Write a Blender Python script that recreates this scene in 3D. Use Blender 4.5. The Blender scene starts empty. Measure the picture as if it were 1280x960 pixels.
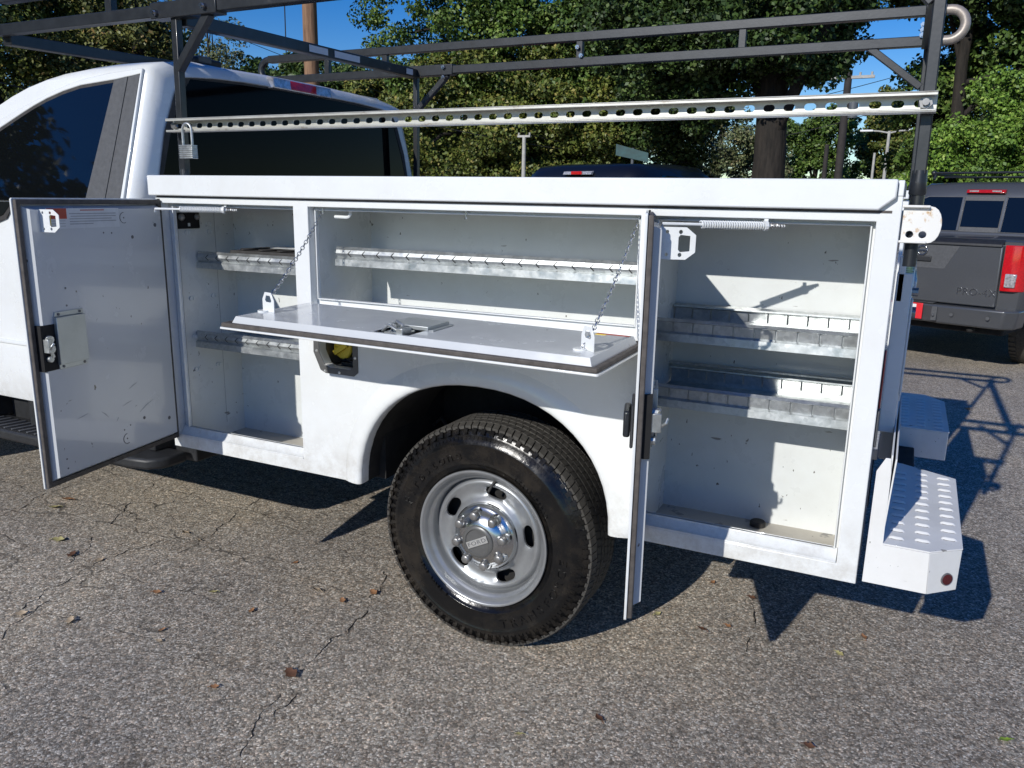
import bpy, bmesh, math, random
import numpy as np
from mathutils import Vector, Matrix
random.seed(7); rng = np.random.default_rng(7)
S = bpy.context.scene
COL = S.collection
R_ = math.radians
PI = math.pi

# ------------------------------------------------------------------ camera
cam_d = bpy.data.cameras.new("camera"); cam = bpy.data.objects.new("camera", cam_d); COL.objects.link(cam)
cam_d.sensor_width = 36; cam_d.lens = 28.27; cam_d.clip_start = .05; cam_d.clip_end = 3000
rr = Vector((0.89737739, 0.44092112, 0.01738931)); uu = Vector((-0.11463478, 0.19489127, 0.9741028)); ff = Vector((-0.42611347, 0.87613125, -0.22543591))
cam.matrix_world = Matrix(((rr.x, uu.x, -ff.x, 0.03), (rr.y, uu.y, -ff.y, -2.14), (rr.z, uu.z, -ff.z, 1.48), (0, 0, 0, 1)))
S.camera = cam
CAMP = Vector((0.03, -2.14, 1.48))

# ------------------------------------------------------------------ sky, sun, exposure
SUN_EL = R_(27.3); SUN_AZ = R_(191)      # azimuth measured from +Y towards +X; the sun stands behind the viewer
w = bpy.data.worlds.new("World"); S.world = w; w.use_nodes = True
nt = w.node_tree; bg = nt.nodes["Background"]
sky = nt.nodes.new("ShaderNodeTexSky"); sky.sky_type = 'NISHITA'; sky.sun_disc = False
sky.sun_elevation = SUN_EL; sky.sun_rotation = SUN_AZ
sky.altitude = 300; sky.air_density = 1.0; sky.dust_density = 0.0; sky.ozone_density = 3.0
hs = nt.nodes.new('ShaderNodeHueSaturation'); hs.inputs['Saturation'].default_value = 1.50; hs.inputs['Hue'].default_value = .518; nt.links.new(sky.outputs[0], hs.inputs['Color'])
nt.links.new(hs.outputs[0], bg.inputs[0]); bg.inputs[1].default_value = 0.105
sd = bpy.data.lights.new("sun", 'SUN'); sd.energy = 3.85; sd.angle = R_(0.5); sd.color = (1, .97, .91)
sun = bpy.data.objects.new("sun", sd); COL.objects.link(sun)
ldir = Vector((.19 * math.cos(SUN_EL), .98 * math.cos(SUN_EL), -math.sin(SUN_EL)))
sun.rotation_euler = ldir.to_track_quat('-Z', 'Y').to_euler()
S.view_settings.view_transform = 'Standard'; S.view_settings.look = 'None'
S.view_settings.exposure = 0.0; S.view_settings.gamma = 1; S.view_settings.use_curve_mapping = False
S.render.engine = 'CYCLES'

# ------------------------------------------------------------------ materials
def mat(name, col=(.8, .8, .8), rough=.5, metal=0., coat=0., spec=.5):
    m = bpy.data.materials.new(name); m.use_nodes = True
    b = m.node_tree.nodes["Principled BSDF"]
    b.inputs["Base Color"].default_value = (*col, 1); b.inputs["Roughness"].default_value = rough
    b.inputs["Metallic"].default_value = metal; b.inputs["Coat Weight"].default_value = coat
    b.inputs["Coat Roughness"].default_value = .05; b.inputs["Specular IOR Level"].default_value = spec
    return m, m.node_tree, b
def N(nt, t, **k):
    n = nt.nodes.new(t)
    for a, v in k.items():
        if a in n.inputs: n.inputs[a].default_value = v
        else: setattr(n, a, v)
    return n
def ramp(nt, fac, stops):
    r = nt.nodes.new("ShaderNodeValToRGB"); e = r.color_ramp.elements
    while len(e) < len(stops): e.new(.5)
    for i, (p, c) in enumerate(stops): e[i].position = p; e[i].color = (*c, 1)
    nt.links.new(fac, r.inputs[0]); return r
def mix(nt, fac, a, b, mode='MIX'):
    m = nt.nodes.new("ShaderNodeMix"); m.data_type = 'RGBA'; m.blend_type = mode
    for s, v in ((0, fac), (6, a), (7, b)):
        if isinstance(v, (int, float)): m.inputs[s].default_value = v
        elif isinstance(v, tuple): m.inputs[s].default_value = (*v, 1)
        else: nt.links.new(v, m.inputs[s])
    return m.outputs[2]
def coords(nt, scale=(1, 1, 1)):
    t = nt.nodes.new("ShaderNodeTexCoord"); mp = nt.nodes.new("ShaderNodeMapping"); mp.inputs[3].default_value = scale
    nt.links.new(t.outputs["Object"], mp.inputs[0]); return mp.outputs[0]
def noise(nt, vec, scale, detail=4, rough=.55):
    n = N(nt, "ShaderNodeTexNoise"); n.inputs["Scale"].default_value = scale; n.inputs["Detail"].default_value = detail; n.inputs["Roughness"].default_value = rough
    nt.links.new(vec, n.inputs["Vector"]); return n.outputs["Fac"]
def bump(nt, b, h, strength=.3, dist=.002):
    n = nt.nodes.new("ShaderNodeBump"); n.inputs["Strength"].default_value = strength; n.inputs["Distance"].default_value = dist
    nt.links.new(h, n.inputs["Height"]); nt.links.new(n.outputs[0], b.inputs["Normal"])

def speckled(name, col, dirt, rough, scale=14, amount=.66, coat=.3, stain=None, scuff=True):
    """painted sheet metal with dust, small chips and scuffs"""
    m, nt, b = mat(name, col, rough, 0, coat)
    v = coords(nt)
    d = ramp(nt, noise(nt, v, 5, 6, .7), [(.42, (0, 0, 0)), (.8, (.35, .35, .35))])
    c = mix(nt, d.outputs[0], col, dirt)
    if scuff:
        vs = coords(nt, (1, 1, 5)); sc = ramp(nt, noise(nt, vs, scale, 3, .5), [(amount, (0, 0, 0)), (amount + .02, (1, 1, 1))])
        c = mix(nt, sc.outputs[0], c, (.28, .27, .25))
        vd = coords(nt, (2, 2, 1)); s2 = ramp(nt, noise(nt, vd, scale * 4, 2, .5), [(.74, (0, 0, 0)), (.76, (1, 1, 1))])
        c = mix(nt, s2.outputs[0], c, (.12, .11, .10))
    nt.links.new(c, b.inputs["Base Color"])
    r = ramp(nt, noise(nt, v, 9, 5, .6), [(.3, (rough * .7,) * 3), (.7, (min(1, rough * 1.5),) * 3)]); nt.links.new(r.outputs[0], b.inputs["Roughness"])
    bump(nt, b, noise(nt, v, 3.0, 2, .4), .08, .02)
    return m
M = {}
M['white'] = speckled('white_paint', (.79, .81, .81), (.62, .60, .55), .22, coat=.6, scuff=False)
_nt = M['white'].node_tree; _b = _nt.nodes['Principled BSDF']; _src = _b.inputs['Base Color'].links[0].from_socket       # road dust thrown on the lowest panels
_v = coords(_nt); _s = _nt.nodes.new('ShaderNodeSeparateXYZ'); _nt.links.new(_v, _s.inputs[0])
_m = _nt.nodes.new('ShaderNodeMapRange'); _m.inputs[1].default_value = .72; _m.inputs[2].default_value = .50; _nt.links.new(_s.outputs[2], _m.inputs[0])
_n = ramp(_nt, noise(_nt, _v, 16, 7, .75), [(.42, (0, 0, 0)), (.75, (.75, .75, .75))]); _q = _nt.nodes.new('ShaderNodeMath'); _q.operation = 'MULTIPLY'
_nt.links.new(_m.outputs[0], _q.inputs[0]); _nt.links.new(_n.outputs[0], _q.inputs[1]); _nt.links.new(mix(_nt, _q.outputs[0], _src, (.40, .36, .30)), _b.inputs['Base Color'])
M['white_in'] = speckled('white_interior_paint', (.72, .745, .735), (.52, .51, .46), .30, coat=.25, scale=9, amount=.715)
M['floor_dirt'] = speckled('dusty_floor_paint', (.52, .49, .43), (.25, .22, .17), .7, coat=0, scale=12, amount=.62)
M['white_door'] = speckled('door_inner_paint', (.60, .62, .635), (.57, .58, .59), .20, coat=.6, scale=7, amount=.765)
M['white_grip'] = speckled('grip_step_paint', (.76, .76, .75), (.5, .48, .42), .5, coat=.1, scale=20, amount=.7)

m, nt, b = mat('galvanised', (.60, .62, .63), .38, .85)
v = coords(nt); vo = N(nt, "ShaderNodeTexVoronoi", Scale=110.0); nt.links.new(v, vo.inputs["Vector"])
c = ramp(nt, vo.outputs["Color"], [(.0, (.46, .485, .485)), (1, (.62, .64, .64))])
st = ramp(nt, noise(nt, v, 12, 6, .7), [(.4, (1, 1, 1)), (.8, (.72, .71, .69))])
nt.links.new(mix(nt, 1.0, c.outputs[0], st.outputs[0], 'MULTIPLY'), b.inputs["Base Color"])
r = ramp(nt, noise(nt, v, 30, 4), [(.3, (.28,) * 3), (.7, (.5,) * 3)]); nt.links.new(r.outputs[0], b.inputs["Roughness"])
M['galv'] = m
m, nt, b = mat('zinc_plate', (.50, .53, .53), .42, .7)
v = coords(nt); c = ramp(nt, noise(nt, v, 5, 5, .7), [(.3, (.44, .47, .47)), (.7, (.56, .59, .59))]); nt.links.new(c.outputs[0], b.inputs['Base Color']); M['zinc'] = m
m, nt, b = mat('galvanised_strut', (.74, .74, .71), .42, .55)
v = coords(nt, (.6, 1, 1)); c = ramp(nt, noise(nt, v, 18, 6, .75), [(.35, (.66, .66, .61)), (.60, (.54, .53, .48)), (.74, (.28, .22, .16))])
nt.links.new(c.outputs[0], b.inputs["Base Color"]); M['strut'] = m

m, nt, b = mat('black_steel', (.026, .029, .034), .38, 0, .2)
v = coords(nt); c = ramp(nt, noise(nt, v, 22, 6, .7), [(.35, (.010, .012, .015)), (.66, (.022, .025, .029)), (.8, (.06, .058, .055))])
nt.links.new(c.outputs[0], b.inputs["Base Color"]); bump(nt, b, noise(nt, v, 90, 3), .15, .001); M['black'] = m

m, nt, b = mat('rusty_white', (.75, .74, .71), .45)
v = coords(nt); c = ramp(nt, noise(nt, v, 38, 5, .7), [(.58, (.76, .75, .72)), (.68, (.55, .38, .22)), (.76, (.22, .09, .035))])
nt.links.new(c.outputs[0], b.inputs["Base Color"]); M['rusty'] = m
m, nt, b = mat('pipe_grey', (.33, .31, .29), .45, .4)
v = coords(nt); c = ramp(nt, noise(nt, v, 16, 5, .7), [(.35, (.24, .23, .21)), (.7, (.45, .38, .32))]); nt.links.new(c.outputs[0], b.inputs["Base Color"]); M['pipe'] = m

def simple(key, name, *a, nscale=0, namp=.0, bstr=0, **k):
    m, nt, b = mat(name, *a, **k)
    col = a[0]
    if nscale:
        v = coords(nt); c = ramp(nt, noise(nt, v, nscale, 5, .65), [(.3, tuple(x * (1 - namp) for x in col)), (.7, tuple(min(1, x * (1 + namp)) for x in col))])
        nt.links.new(c.outputs[0], b.inputs["Base Color"])
        if bstr: bump(nt, b, noise(nt, v, nscale * 4, 3), bstr, .001)
    M[key] = m; return m
simple('rubber', 'rubber_seal', (.035, .033, .032), .75, nscale=30, namp=.4, bstr=.3)
simple('seal', 'weather_strip', (.085, .075, .068), .7, nscale=40, namp=.35, bstr=.2)
simple('plastic', 'black_plastic', (.02, .021, .023), .5, nscale=40, namp=.3, bstr=.3)
simple('trim', 'grey_trim', (.075, .078, .083), .6, nscale=60, namp=.2, bstr=.2)
simple('dark', 'dark_void', (.006, .006, .007), .8, nscale=20, namp=.4)
simple('grime', 'wheel_well_liner', (.018, .017, .016), .85, nscale=14, namp=.6, bstr=.5)
simple('chrome', 'chrome', (.58, .59, .60), .20, 1.0, nscale=25, namp=.03)
simple('steel', 'silver_wheel_paint', (.35, .36, .37), .36, .65, nscale=18, namp=.10, coat=.3)
simple('lug', 'lug_cover_metal', (.30, .295, .29), .36, .7, nscale=40, namp=.15)
simple('cap', 'centre_cap_grey', (.13, .13, .128), .35, .3, nscale=40, namp=.1)
simple('plate', 'bright_plate', (.72, .72, .70), .3, .7, nscale=60, namp=.08)
simple('yellow', 'yellow_plastic', (.85, .62, .06), .45, nscale=30, namp=.12)
simple('red', 'red_lens', (.42, .010, .008), .12, coat=1.0, nscale=60, namp=.25)
simple('redbright', 'bright_red_lens', (.52, .008, .012), .1, coat=1.0, nscale=80, namp=.25)
simple('clearlens', 'clear_lens', (.52, .50, .50), .12, .4, coat=1.0, nscale=55, namp=.55)
simple('darkred', 'dark_red_lens', (.08, .006, .010), .2, coat=.8, nscale=60, namp=.2)
simple('redprint', 'red_label_print', (.45, .06, .03), .5, nscale=60, namp=.1)
simple('labelw', 'label_paper', (.62, .64, .66), .4, nscale=40, namp=.05)
simple('ink', 'label_ink', (.12, .12, .13), .5, nscale=40, namp=.1)
simple('inklight', 'label_grey_ink', (.30, .31, .33), .5, nscale=40, namp=.1)
simple('grey_paint', 'grey_metallic_paint', (.105, .110, .118), .34, .45, coat=.5, nscale=300, namp=.14)
simple('navy_paint', 'dark_blue_paint', (.005, .006, .011), .35, .2, coat=.4, nscale=200, namp=.1)
simple('platered', 'number_plate_red', (.75, .03, .04), .35, nscale=20, namp=.08)
simple('platewhite', 'number_plate_white', (.80, .80, .80), .35, nscale=30, namp=.05)
simple('teal', 'street_sign_teal', (.010, .055, .06), .5, nscale=8, namp=.4)
simple('concrete', 'pale_pole', (.42, .41, .38), .8, nscale=10, namp=.2)
simple('wire', 'wire_black', (.02, .02, .02), .6, nscale=5, namp=.1)
simple('transformer', 'transformer_grey', (.10, .11, .12), .5, nscale=8, namp=.2)

m, nt, b = mat('tinted_glass', (.004, .005, .006), .02, 0, 0, .6); b.inputs["IOR"].default_value = 1.52
v = coords(nt); r = ramp(nt, noise(nt, v, 4, 4), [(.4, (.012,) * 3), (.8, (.05,) * 3)]); nt.links.new(r.outputs[0], b.inputs["Roughness"]); M['glass'] = m
m, nt, b = mat('rear_window_glass', (.002, .002, .0025), .06, 0, 0, .06)
v = coords(nt); r = ramp(nt, noise(nt, v, 4, 4), [(.4, (.03,) * 3), (.8, (.1,) * 3)]); nt.links.new(r.outputs[0], b.inputs["Roughness"]); M['glass_rear'] = m

m, nt, b = mat('tyre_rubber', (.006, .006, .0065), .22, 0, 0, .4)     # dressed, wet-looking sidewall
v = coords(nt); c = ramp(nt, noise(nt, v, 9, 6, .7), [(.45, (.006, .006, .0065)), (.72, (.028, .023, .018))]); nt.links.new(c.outputs[0], b.inputs['Base Color'])
r = ramp(nt, noise(nt, v, 13, 5, .6), [(.35, (.10,) * 3), (.68, (.30,) * 3)]); nt.links.new(r.outputs[0], b.inputs["Roughness"])
bump(nt, b, noise(nt, v, 30, 5, .6), .35, .004); M['tyre'] = m
simple('tread', 'tread_rubber', (.055, .051, .045), .8, nscale=60, namp=.4, bstr=.4)

# asphalt: pale chips bedded in dark binder, with cracks
m, nt, b = mat('asphalt', (.15, .145, .14), .85, 0, 0, .3)
v = coords(nt)
def chips(scale, rnd=1.0):
    a = N(nt, "ShaderNodeTexVoronoi", Scale=scale, Randomness=rnd); nt.links.new(v, a.inputs["Vector"]); return a
w1 = noise(nt, v, 60, 2)
a1 = chips(160.); a2 = chips(60.)
e1 = N(nt, "ShaderNodeTexVoronoi", feature='DISTANCE_TO_EDGE', Scale=160.); nt.links.new(v, e1.inputs["Vector"])
sep = nt.nodes.new("ShaderNodeSeparateColor"); nt.links.new(a1.outputs["Color"], sep.inputs[0])
sep2 = nt.nodes.new("ShaderNodeSeparateColor"); nt.links.new(a2.outputs["Color"], sep2.inputs[0])
c1 = ramp(nt, sep.outputs[0], [(0, (.165, .148, .126)), (.3, (.32, .292, .250)), (.62, (.46, .422, .362)), (.85, (.64, .592, .515)), (1, (.90, .85, .76))])
c2 = ramp(nt, sep2.outputs[0], [(0, (.72, .71, .70)), (.6, (1, 1, 1)), (1, (1.2, 1.18, 1.15))])
c = mix(nt, .8, c1.outputs[0], c2.outputs[0], 'MULTIPLY')
hue = ramp(nt, sep.outputs[1], [(0, (1.12, .97, .86)), (.5, (1, 1, 1)), (1, (.92, .98, 1.05))])
c = mix(nt, .7, c, hue.outputs[0], 'MULTIPLY')
ed = ramp(nt, e1.outputs["Distance"], [(.0, (.45, .44, .43)), (.11, (1, 1, 1))])
c = mix(nt, .85, c, ed.outputs[0], 'MULTIPLY')
pt = ramp(nt, noise(nt, v, 1.3, 5, .6), [(.3, (.84, .83, .83)), (.5, (1.0, .98, .95)), (.72, (1.16, 1.10, 1.00))])
c = mix(nt, 1.0, c, pt.outputs[0], 'MULTIPLY')
tw = nt.nodes.new('ShaderNodeTexWave'); tw.inputs['Scale'].default_value = .16; tw.inputs['Distortion'].default_value = 3; tw.inputs['Detail'].default_value = 3; nt.links.new(v, tw.inputs['Vector'])
c = mix(nt, 1.0, c, ramp(nt, tw.outputs['Fac'], [(.2, (.90, .90, .91)), (.8, (1.05, 1.04, 1.02))]).outputs[0], 'MULTIPLY')
os_ = ramp(nt, noise(nt, v, .9, 3, .5), [(.66, (1, 1, 1)), (.74, (.72, .71, .70))])
c = mix(nt, 1.0, c, os_.outputs[0], 'MULTIPLY')
# cracks
vr = nt.nodes.new("ShaderNodeMapping"); vr.inputs[2].default_value = (0, 0, R_(-33)); vr.inputs[3].default_value = (.55, 3.4, 1); nt.links.new(v, vr.inputs[0])
nz = N(nt, "ShaderNodeTexNoise"); nz.inputs["Scale"].default_value = 7; nz.inputs["Detail"].default_value = 6; nt.links.new(v, nz.inputs["Vector"])
add = nt.nodes.new("ShaderNodeVectorMath"); add.operation = 'MULTIPLY_ADD'; add.inputs[1].default_value = (.35, .35, .35); nt.links.new(nz.outputs["Color"], add.inputs[0]); nt.links.new(vr.outputs[0], add.inputs[2])
cr = N(nt, "ShaderNodeTexVoronoi", feature='DISTANCE_TO_EDGE', Scale=1.15); nt.links.new(add.outputs[0], cr.inputs["Vector"])
crk = ramp(nt, cr.outputs["Distance"], [(.0, (1, 1, 1)), (.008, (.9, .9, .9)), (.018, (0, 0, 0))])
cm = ramp(nt, noise(nt, v, 2.6, 7, .8), [(.45, (0, 0, 0)), (.54, (.95, .95, .95))])
sx = nt.nodes.new("ShaderNodeSeparateXYZ"); nt.links.new(v, sx.inputs[0])
xr = nt.nodes.new("ShaderNodeMapRange"); xr.inputs[1].default_value = -1.2; xr.inputs[2].default_value = -2.6; xr.inputs[3].default_value = .25; xr.inputs[4].default_value = 1.0; nt.links.new(sx.outputs[0], xr.inputs[0])
ck = mix(nt, 1.0, crk.outputs[0], cm.outputs[0], 'MULTIPLY')
ck2 = mix(nt, 1.0, ck, xr.outputs[0], 'MULTIPLY')
ckf = nt.nodes.new('ShaderNodeMath'); ckf.operation = 'MULTIPLY'; ckf.inputs[1].default_value = .65; nt.links.new(ck2, ckf.inputs[0])
c = mix(nt, ckf.outputs[0], c, (.035, .030, .026))
# organic brown litter caught in the surface
lt = ramp(nt, noise(nt, v, 6.5, 7, .8), [(.70, (0, 0, 0)), (.76, (.55, .55, .55))]); c = mix(nt, lt.outputs[0], c, (.20, .105, .05))
nt.links.new(c, b.inputs["Base Color"])
h1 = nt.nodes.new("ShaderNodeMath"); h1.operation = 'ADD'
hh = ramp(nt, e1.outputs["Distance"], [(.0, (0, 0, 0)), (.25, (1, 1, 1))]); nt.links.new(hh.outputs[0], h1.inputs[0]); nt.links.new(sep.outputs[2], h1.inputs[1])
h2 = nt.nodes.new("ShaderNodeMath"); h2.operation = 'SUBTRACT'; nt.links.new(h1.outputs[0], h2.inputs[0])
h3 = nt.nodes.new("ShaderNodeMath"); h3.operation = 'MULTIPLY'; h3.inputs[1].default_value = 3.0; nt.links.new(ck2, h3.inputs[0]); nt.links.new(h3.outputs[0], h2.inputs[1])
bump(nt, b, h2.outputs[0], .5, .0018)
M['asphalt'] = m
simple('grass', 'rough_grass', (.055, .075, .025), .9, nscale=1.2, namp=.5, bstr=.6)

def leafmat(key, cols, trans=.0):
    m, nt, b = mat('foliage_' + key, cols[1], .5, 0, 0, .35)
    g = nt.nodes.new("ShaderNodeNewGeometry")
    c = ramp(nt, g.outputs["Random Per Island"], [(0, cols[0]), (.45, cols[1]), (.85, cols[2]), (1, cols[3])])
    v = coords(nt); pt = ramp(nt, noise(nt, v, .7, 3), [(.35, (.7, .72, .7)), (.7, (1.25, 1.2, 1.1))])
    nt.links.new(mix(nt, 1.0, c.outputs[0], pt.outputs[0], 'MULTIPLY'), b.inputs["Base Color"])
    M[key] = m
leafmat('oak', [(.037, .073, .015), (.076, .140, .027), (.140, .220, .044), (.244, .305, .091)])
leafmat('darkleaf', [(.017, .034, .011), (.037, .071, .017), (.067, .116, .027), (.134, .183, .061)])
leafmat('olive', [(.055, .079, .017), (.110, .146, .029), (.189, .213, .046), (.317, .256, .079)])
leafmat('autumn', [(.049, .063, .017), (.104, .122, .032), (.171, .177, .051), (.293, .195, .085)])
leafmat('bright', [(.067, .134, .020), (.128, .232, .032), (.201, .329, .055), (.317, .415, .098)])
leafmat('pine', [(.027, .055, .015), (.056, .105, .024), (.104, .165, .039), (.171, .220, .061)])
leafmat('pale', [(.079, .110, .049), (.146, .177, .079), (.232, .244, .128), (.329, .293, .171)])
m, nt, b = mat('bark', (.05, .04, .03), .9); v = coords(nt, (1, 1, .18))
c = ramp(nt, noise(nt, v, 16, 6, .7), [(.3, (.008, .0065, .005)), (.7, (.035, .028, .022))]); nt.links.new(c.outputs[0], b.inputs["Base Color"]); bump(nt, b, noise(nt, v, 20, 5), .8, .03); M['bark'] = m
m, nt, b = mat('pole_wood', (.2, .11, .06), .85); v = coords(nt, (1, 1, .06))
c = ramp(nt, noise(nt, v, 26, 6, .7), [(.3, (.12, .062, .036)), (.55, (.26, .15, .085)), (.75, (.36, .22, .13))]); nt.links.new(c.outputs[0], b.inputs["Base Color"]); bump(nt, b, noise(nt, v, 30, 5), .5, .01); M['polewood'] = m
simple('polewood_dark', 'creosoted_pole', (.035, .03, .028), .85, nscale=5, namp=.3)
for k_, c_ in dict(leaf_tan=(.44, .34, .23), leaf_orange=(.30, .15, .07), leaf_brown=(.12, .055, .03), leaf_yellow=(.40, .36, .16), leaf_green=(.22, .33, .04)).items():
    simple(k_, k_, c_, .7, nscale=60, namp=.35)

# ------------------------------------------------------------------ mesh helpers
OFF = {}
def offs(o):
    while o is not None:
        if o.name in OFF: return OFF[o.name]
        o = o.parent
    return Vector((0, 0, 0))
def thing(name, label, cat, loc, rotz=0., group=None, local=False):
    o = bpy.data.objects.new(name, None); o.empty_display_size = .2; COL.objects.link(o)
    o.location = loc; o.rotation_euler = (0, 0, rotz); o['label'] = label; o['category'] = cat
    if group: o['group'] = group
    OFF[o.name] = Vector((0, 0, 0)) if local else Vector(loc)
    return o
def tag(o, label, cat, group=None):
    o['label'] = label; o['category'] = cat
    if group: o['group'] = group
    return o

SPLIT = {'sill_ridge', 'bumper_end', 'sticker', 'screw', 'vent_screw', 'drain_hole', 'shelf_divider', 'grip_rib', 'bracket_and_light_stop', 'cover_flange', 'parking_sensor', 'lens_highlight', 'tailgate_rib', 'bracket_flange', 'chain_anchor', 'scratch', 'label_text', 'wall_seam', 'window_divider', 'side_window', 'wheel_arch', 'rivet', 'stamped_ring', 'mounting_tab', 'strut_bolt', 'sidewall_lettering'}
class MB:
    def __init__(s, tf=None): s.v = []; s.f = []; s.tf = tf; s.mi = []; s.cur = 0; s.g = []
    def add(s, vs, fs):
        n = len(s.v); s.g.append((n, len(s.f))); s.v += [tuple(p) for p in vs]; s.f += [tuple(i + n for i in f) for f in fs]; s.mi += [s.cur] * len(fs); return s
    def box(s, x0, x1, y0, y1, z0, z1):
        vs = [(x, y, z) for x in (x0, x1) for y in (y0, y1) for z in (z0, z1)]
        return s.add(vs, [(0, 1, 3, 2), (4, 6, 7, 5), (0, 4, 5, 1), (2, 3, 7, 6), (0, 2, 6, 4), (1, 5, 7, 3)])
    def hexa(s, a, b):
        """two matching quads (4 points each) joined"""
        return s.add(list(a) + list(b), [(3, 2, 1, 0), (4, 5, 6, 7), (0, 1, 5, 4), (1, 2, 6, 5), (2, 3, 7, 6), (3, 0, 4, 7)])
    def bar(s, p0, p1, w, h, up=(0, 0, 1)):
        p0 = Vector(p0); p1 = Vector(p1); d = (p1 - p0).normalized(); u = Vector(up); sd_ = d.cross(u).normalized(); u = sd_.cross(d)
        q = [(-1, -1), (1, -1), (1, 1), (-1, 1)]
        return s.hexa([p0 + sd_ * a * w / 2 + u * b * h / 2 for a, b in q], [p1 + sd_ * a * w / 2 + u * b * h / 2 for a, b in q])
    def prism(s, poly, a0, a1, plane='xz'):
        def P3(p, a): return (p[0], a, p[1]) if plane == 'xz' else ((p[0], p[1], a) if plane == 'xy' else (a, p[0], p[1]))
        n = len(poly); vs = [P3(p, a0) for p in poly] + [P3(p, a1) for p in poly]
        return s.add(vs, [tuple(range(n)), tuple(range(2 * n - 1, n - 1, -1))] + [(i, i + n, (i + 1) % n + n, (i + 1) % n) for i in range(n)])
    def tube(s, pts, r, n=8, caps=True, closed=False):
        pts = [Vector(p) for p in pts]; rs = r if isinstance(r, (list, tuple)) else [r] * len(pts)
        m = len(pts); vs = []; prev = None
        for i, p in enumerate(pts):
            if closed: t = (pts[(i + 1) % m] - pts[i - 1])
            else: t = pts[min(i + 1, m - 1)] - pts[max(i - 1, 0)]
            t.normalize()
            if prev is None: a = t.orthogonal().normalized()
            else:
                a = prev - t * prev.dot(t); a = a.normalized() if a.length > 1e-6 else t.orthogonal().normalized()
            prev = a; bb = t.cross(a)
            for k in range(n):
                th = 2 * PI * k / n; vs.append(p + (a * math.cos(th) + bb * math.sin(th)) * rs[i])
        fs = []
        for i in range(m if closed else m - 1):
            j = (i + 1) % m
            for k in range(n): fs.append((i * n + k, i * n + (k + 1) % n, j * n + (k + 1) % n, j * n + k))
        if caps and not closed: fs += [tuple(range(n))[::-1], tuple((m - 1) * n + k for k in range(n))]
        return s.add(vs, fs)
    def cyl(s, p0, p1, r, n=12, r1=None): return s.tube([p0, p1], [r, r if r1 is None else r1], n)
    def lathe(s, prof, c, n=64, axis='y', closed=False):
        """prof: list of (a, r) along the axis from centre c"""
        vs = []; m = len(prof)
        for k in range(n):
            th = 2 * PI * k / n
            for a, r in prof:
                if axis == 'y': vs.append((c[0] + r * math.cos(th), c[1] + a, c[2] + r * math.sin(th)))
                elif axis == 'z': vs.append((c[0] + r * math.cos(th), c[1] + r * math.sin(th), c[2] + a))
                else: vs.append((c[0] + a, c[1] + r * math.cos(th), c[2] + r * math.sin(th)))
        fs = [(k * m + i, k * m + i + 1, ((k + 1) % n) * m + i + 1, ((k + 1) % n) * m + i) for k in range(n) for i in range(m - 1)]
        return s.add(vs, fs)
    def sphere(s, c, r, n=10, sc=(1, 1, 1)):
        prof = [(-r * math.cos(PI * i / (n // 2 + 2)), max(1e-4, r * math.sin(PI * i / (n // 2 + 2)))) for i in range(n // 2 + 3)]
        t = MB(); t.lathe(prof, (0, 0, 0), n, 'z')
        return s.add([(c[0] + p[0] * sc[0], c[1] + p[1] * sc[1], c[2] + p[2] * sc[2]) for p in t.v], t.f)
    def build(s, name, m, parent=None, bevel=0., smooth=35, kind=None, label=None, recalc=True, seg=2):
        if name in SPLIT and len(s.g) > 1 and kind is None:
            out = None
            for gi, (a, fa) in enumerate(s.g):
                b_, fb = s.g[gi + 1] if gi + 1 < len(s.g) else (len(s.v), len(s.f))
                t = MB(s.tf); t.v = s.v[a:b_]; t.f = [tuple(i - a for i in f) for f in s.f[fa:fb]]; t.mi = s.mi[fa:fb]; t.g = [(0, 0)]
                o = t.build(name, m, parent, bevel, smooth, kind, label, recalc, seg); out = out or o
            return out
        vs = s.v if s.tf is None else [tuple(s.tf(*p)) for p in s.v]
        o_ = offs(parent)
        me = bpy.data.meshes.new(name)
        me.from_pydata([(x - o_.x, y - o_.y, z - o_.z) for x, y, z in vs], [], s.f)
        ms = m if isinstance(m, (list, tuple)) else [m]
        for k in ms: me.materials.append(M[k])
        if len(ms) > 1: me.polygons.foreach_set('material_index', s.mi)
        if recalc:
            b = bmesh.new(); b.from_mesh(me); bmesh.ops.recalc_face_normals(b, faces=b.faces); b.to_mesh(me); b.free()
        if smooth: me.shade_smooth(); me.set_sharp_from_angle(angle=R_(smooth))
        o = bpy.data.objects.new(name, me); COL.objects.link(o)
        if parent is not None: o.parent = parent
        if bevel:
            md = o.modifiers.new('bevel', 'BEVEL'); md.width = bevel; md.segments = seg; md.limit_method = 'ANGLE'; md.angle_limit = R_(40); md.harden_normals = False
        if kind: o['kind'] = kind
        if label: o['label'] = label
        return o
def text_mb(mb, s, size, place, depth=.001, spacing=1.0, space_scale=1.0):
    cu = bpy.data.curves.new('lettering', 'FONT'); cu.body = s; cu.size = size; cu.extrude = depth / 2; cu.align_x = 'CENTER'; cu.align_y = 'CENTER'; cu.resolution_u = 3; cu.space_character = spacing
    o = bpy.data.objects.new('lettering', cu); COL.objects.link(o)
    me = bpy.data.meshes.new_from_object(o.evaluated_get(bpy.context.evaluated_depsgraph_get()))
    mb.add([place(v.co.x * space_scale, v.co.y, v.co.z) for v in me.vertices], [tuple(p.vertices) for p in me.polygons])
    bpy.data.objects.remove(o); bpy.data.curves.remove(cu); bpy.data.meshes.remove(me)
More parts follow.
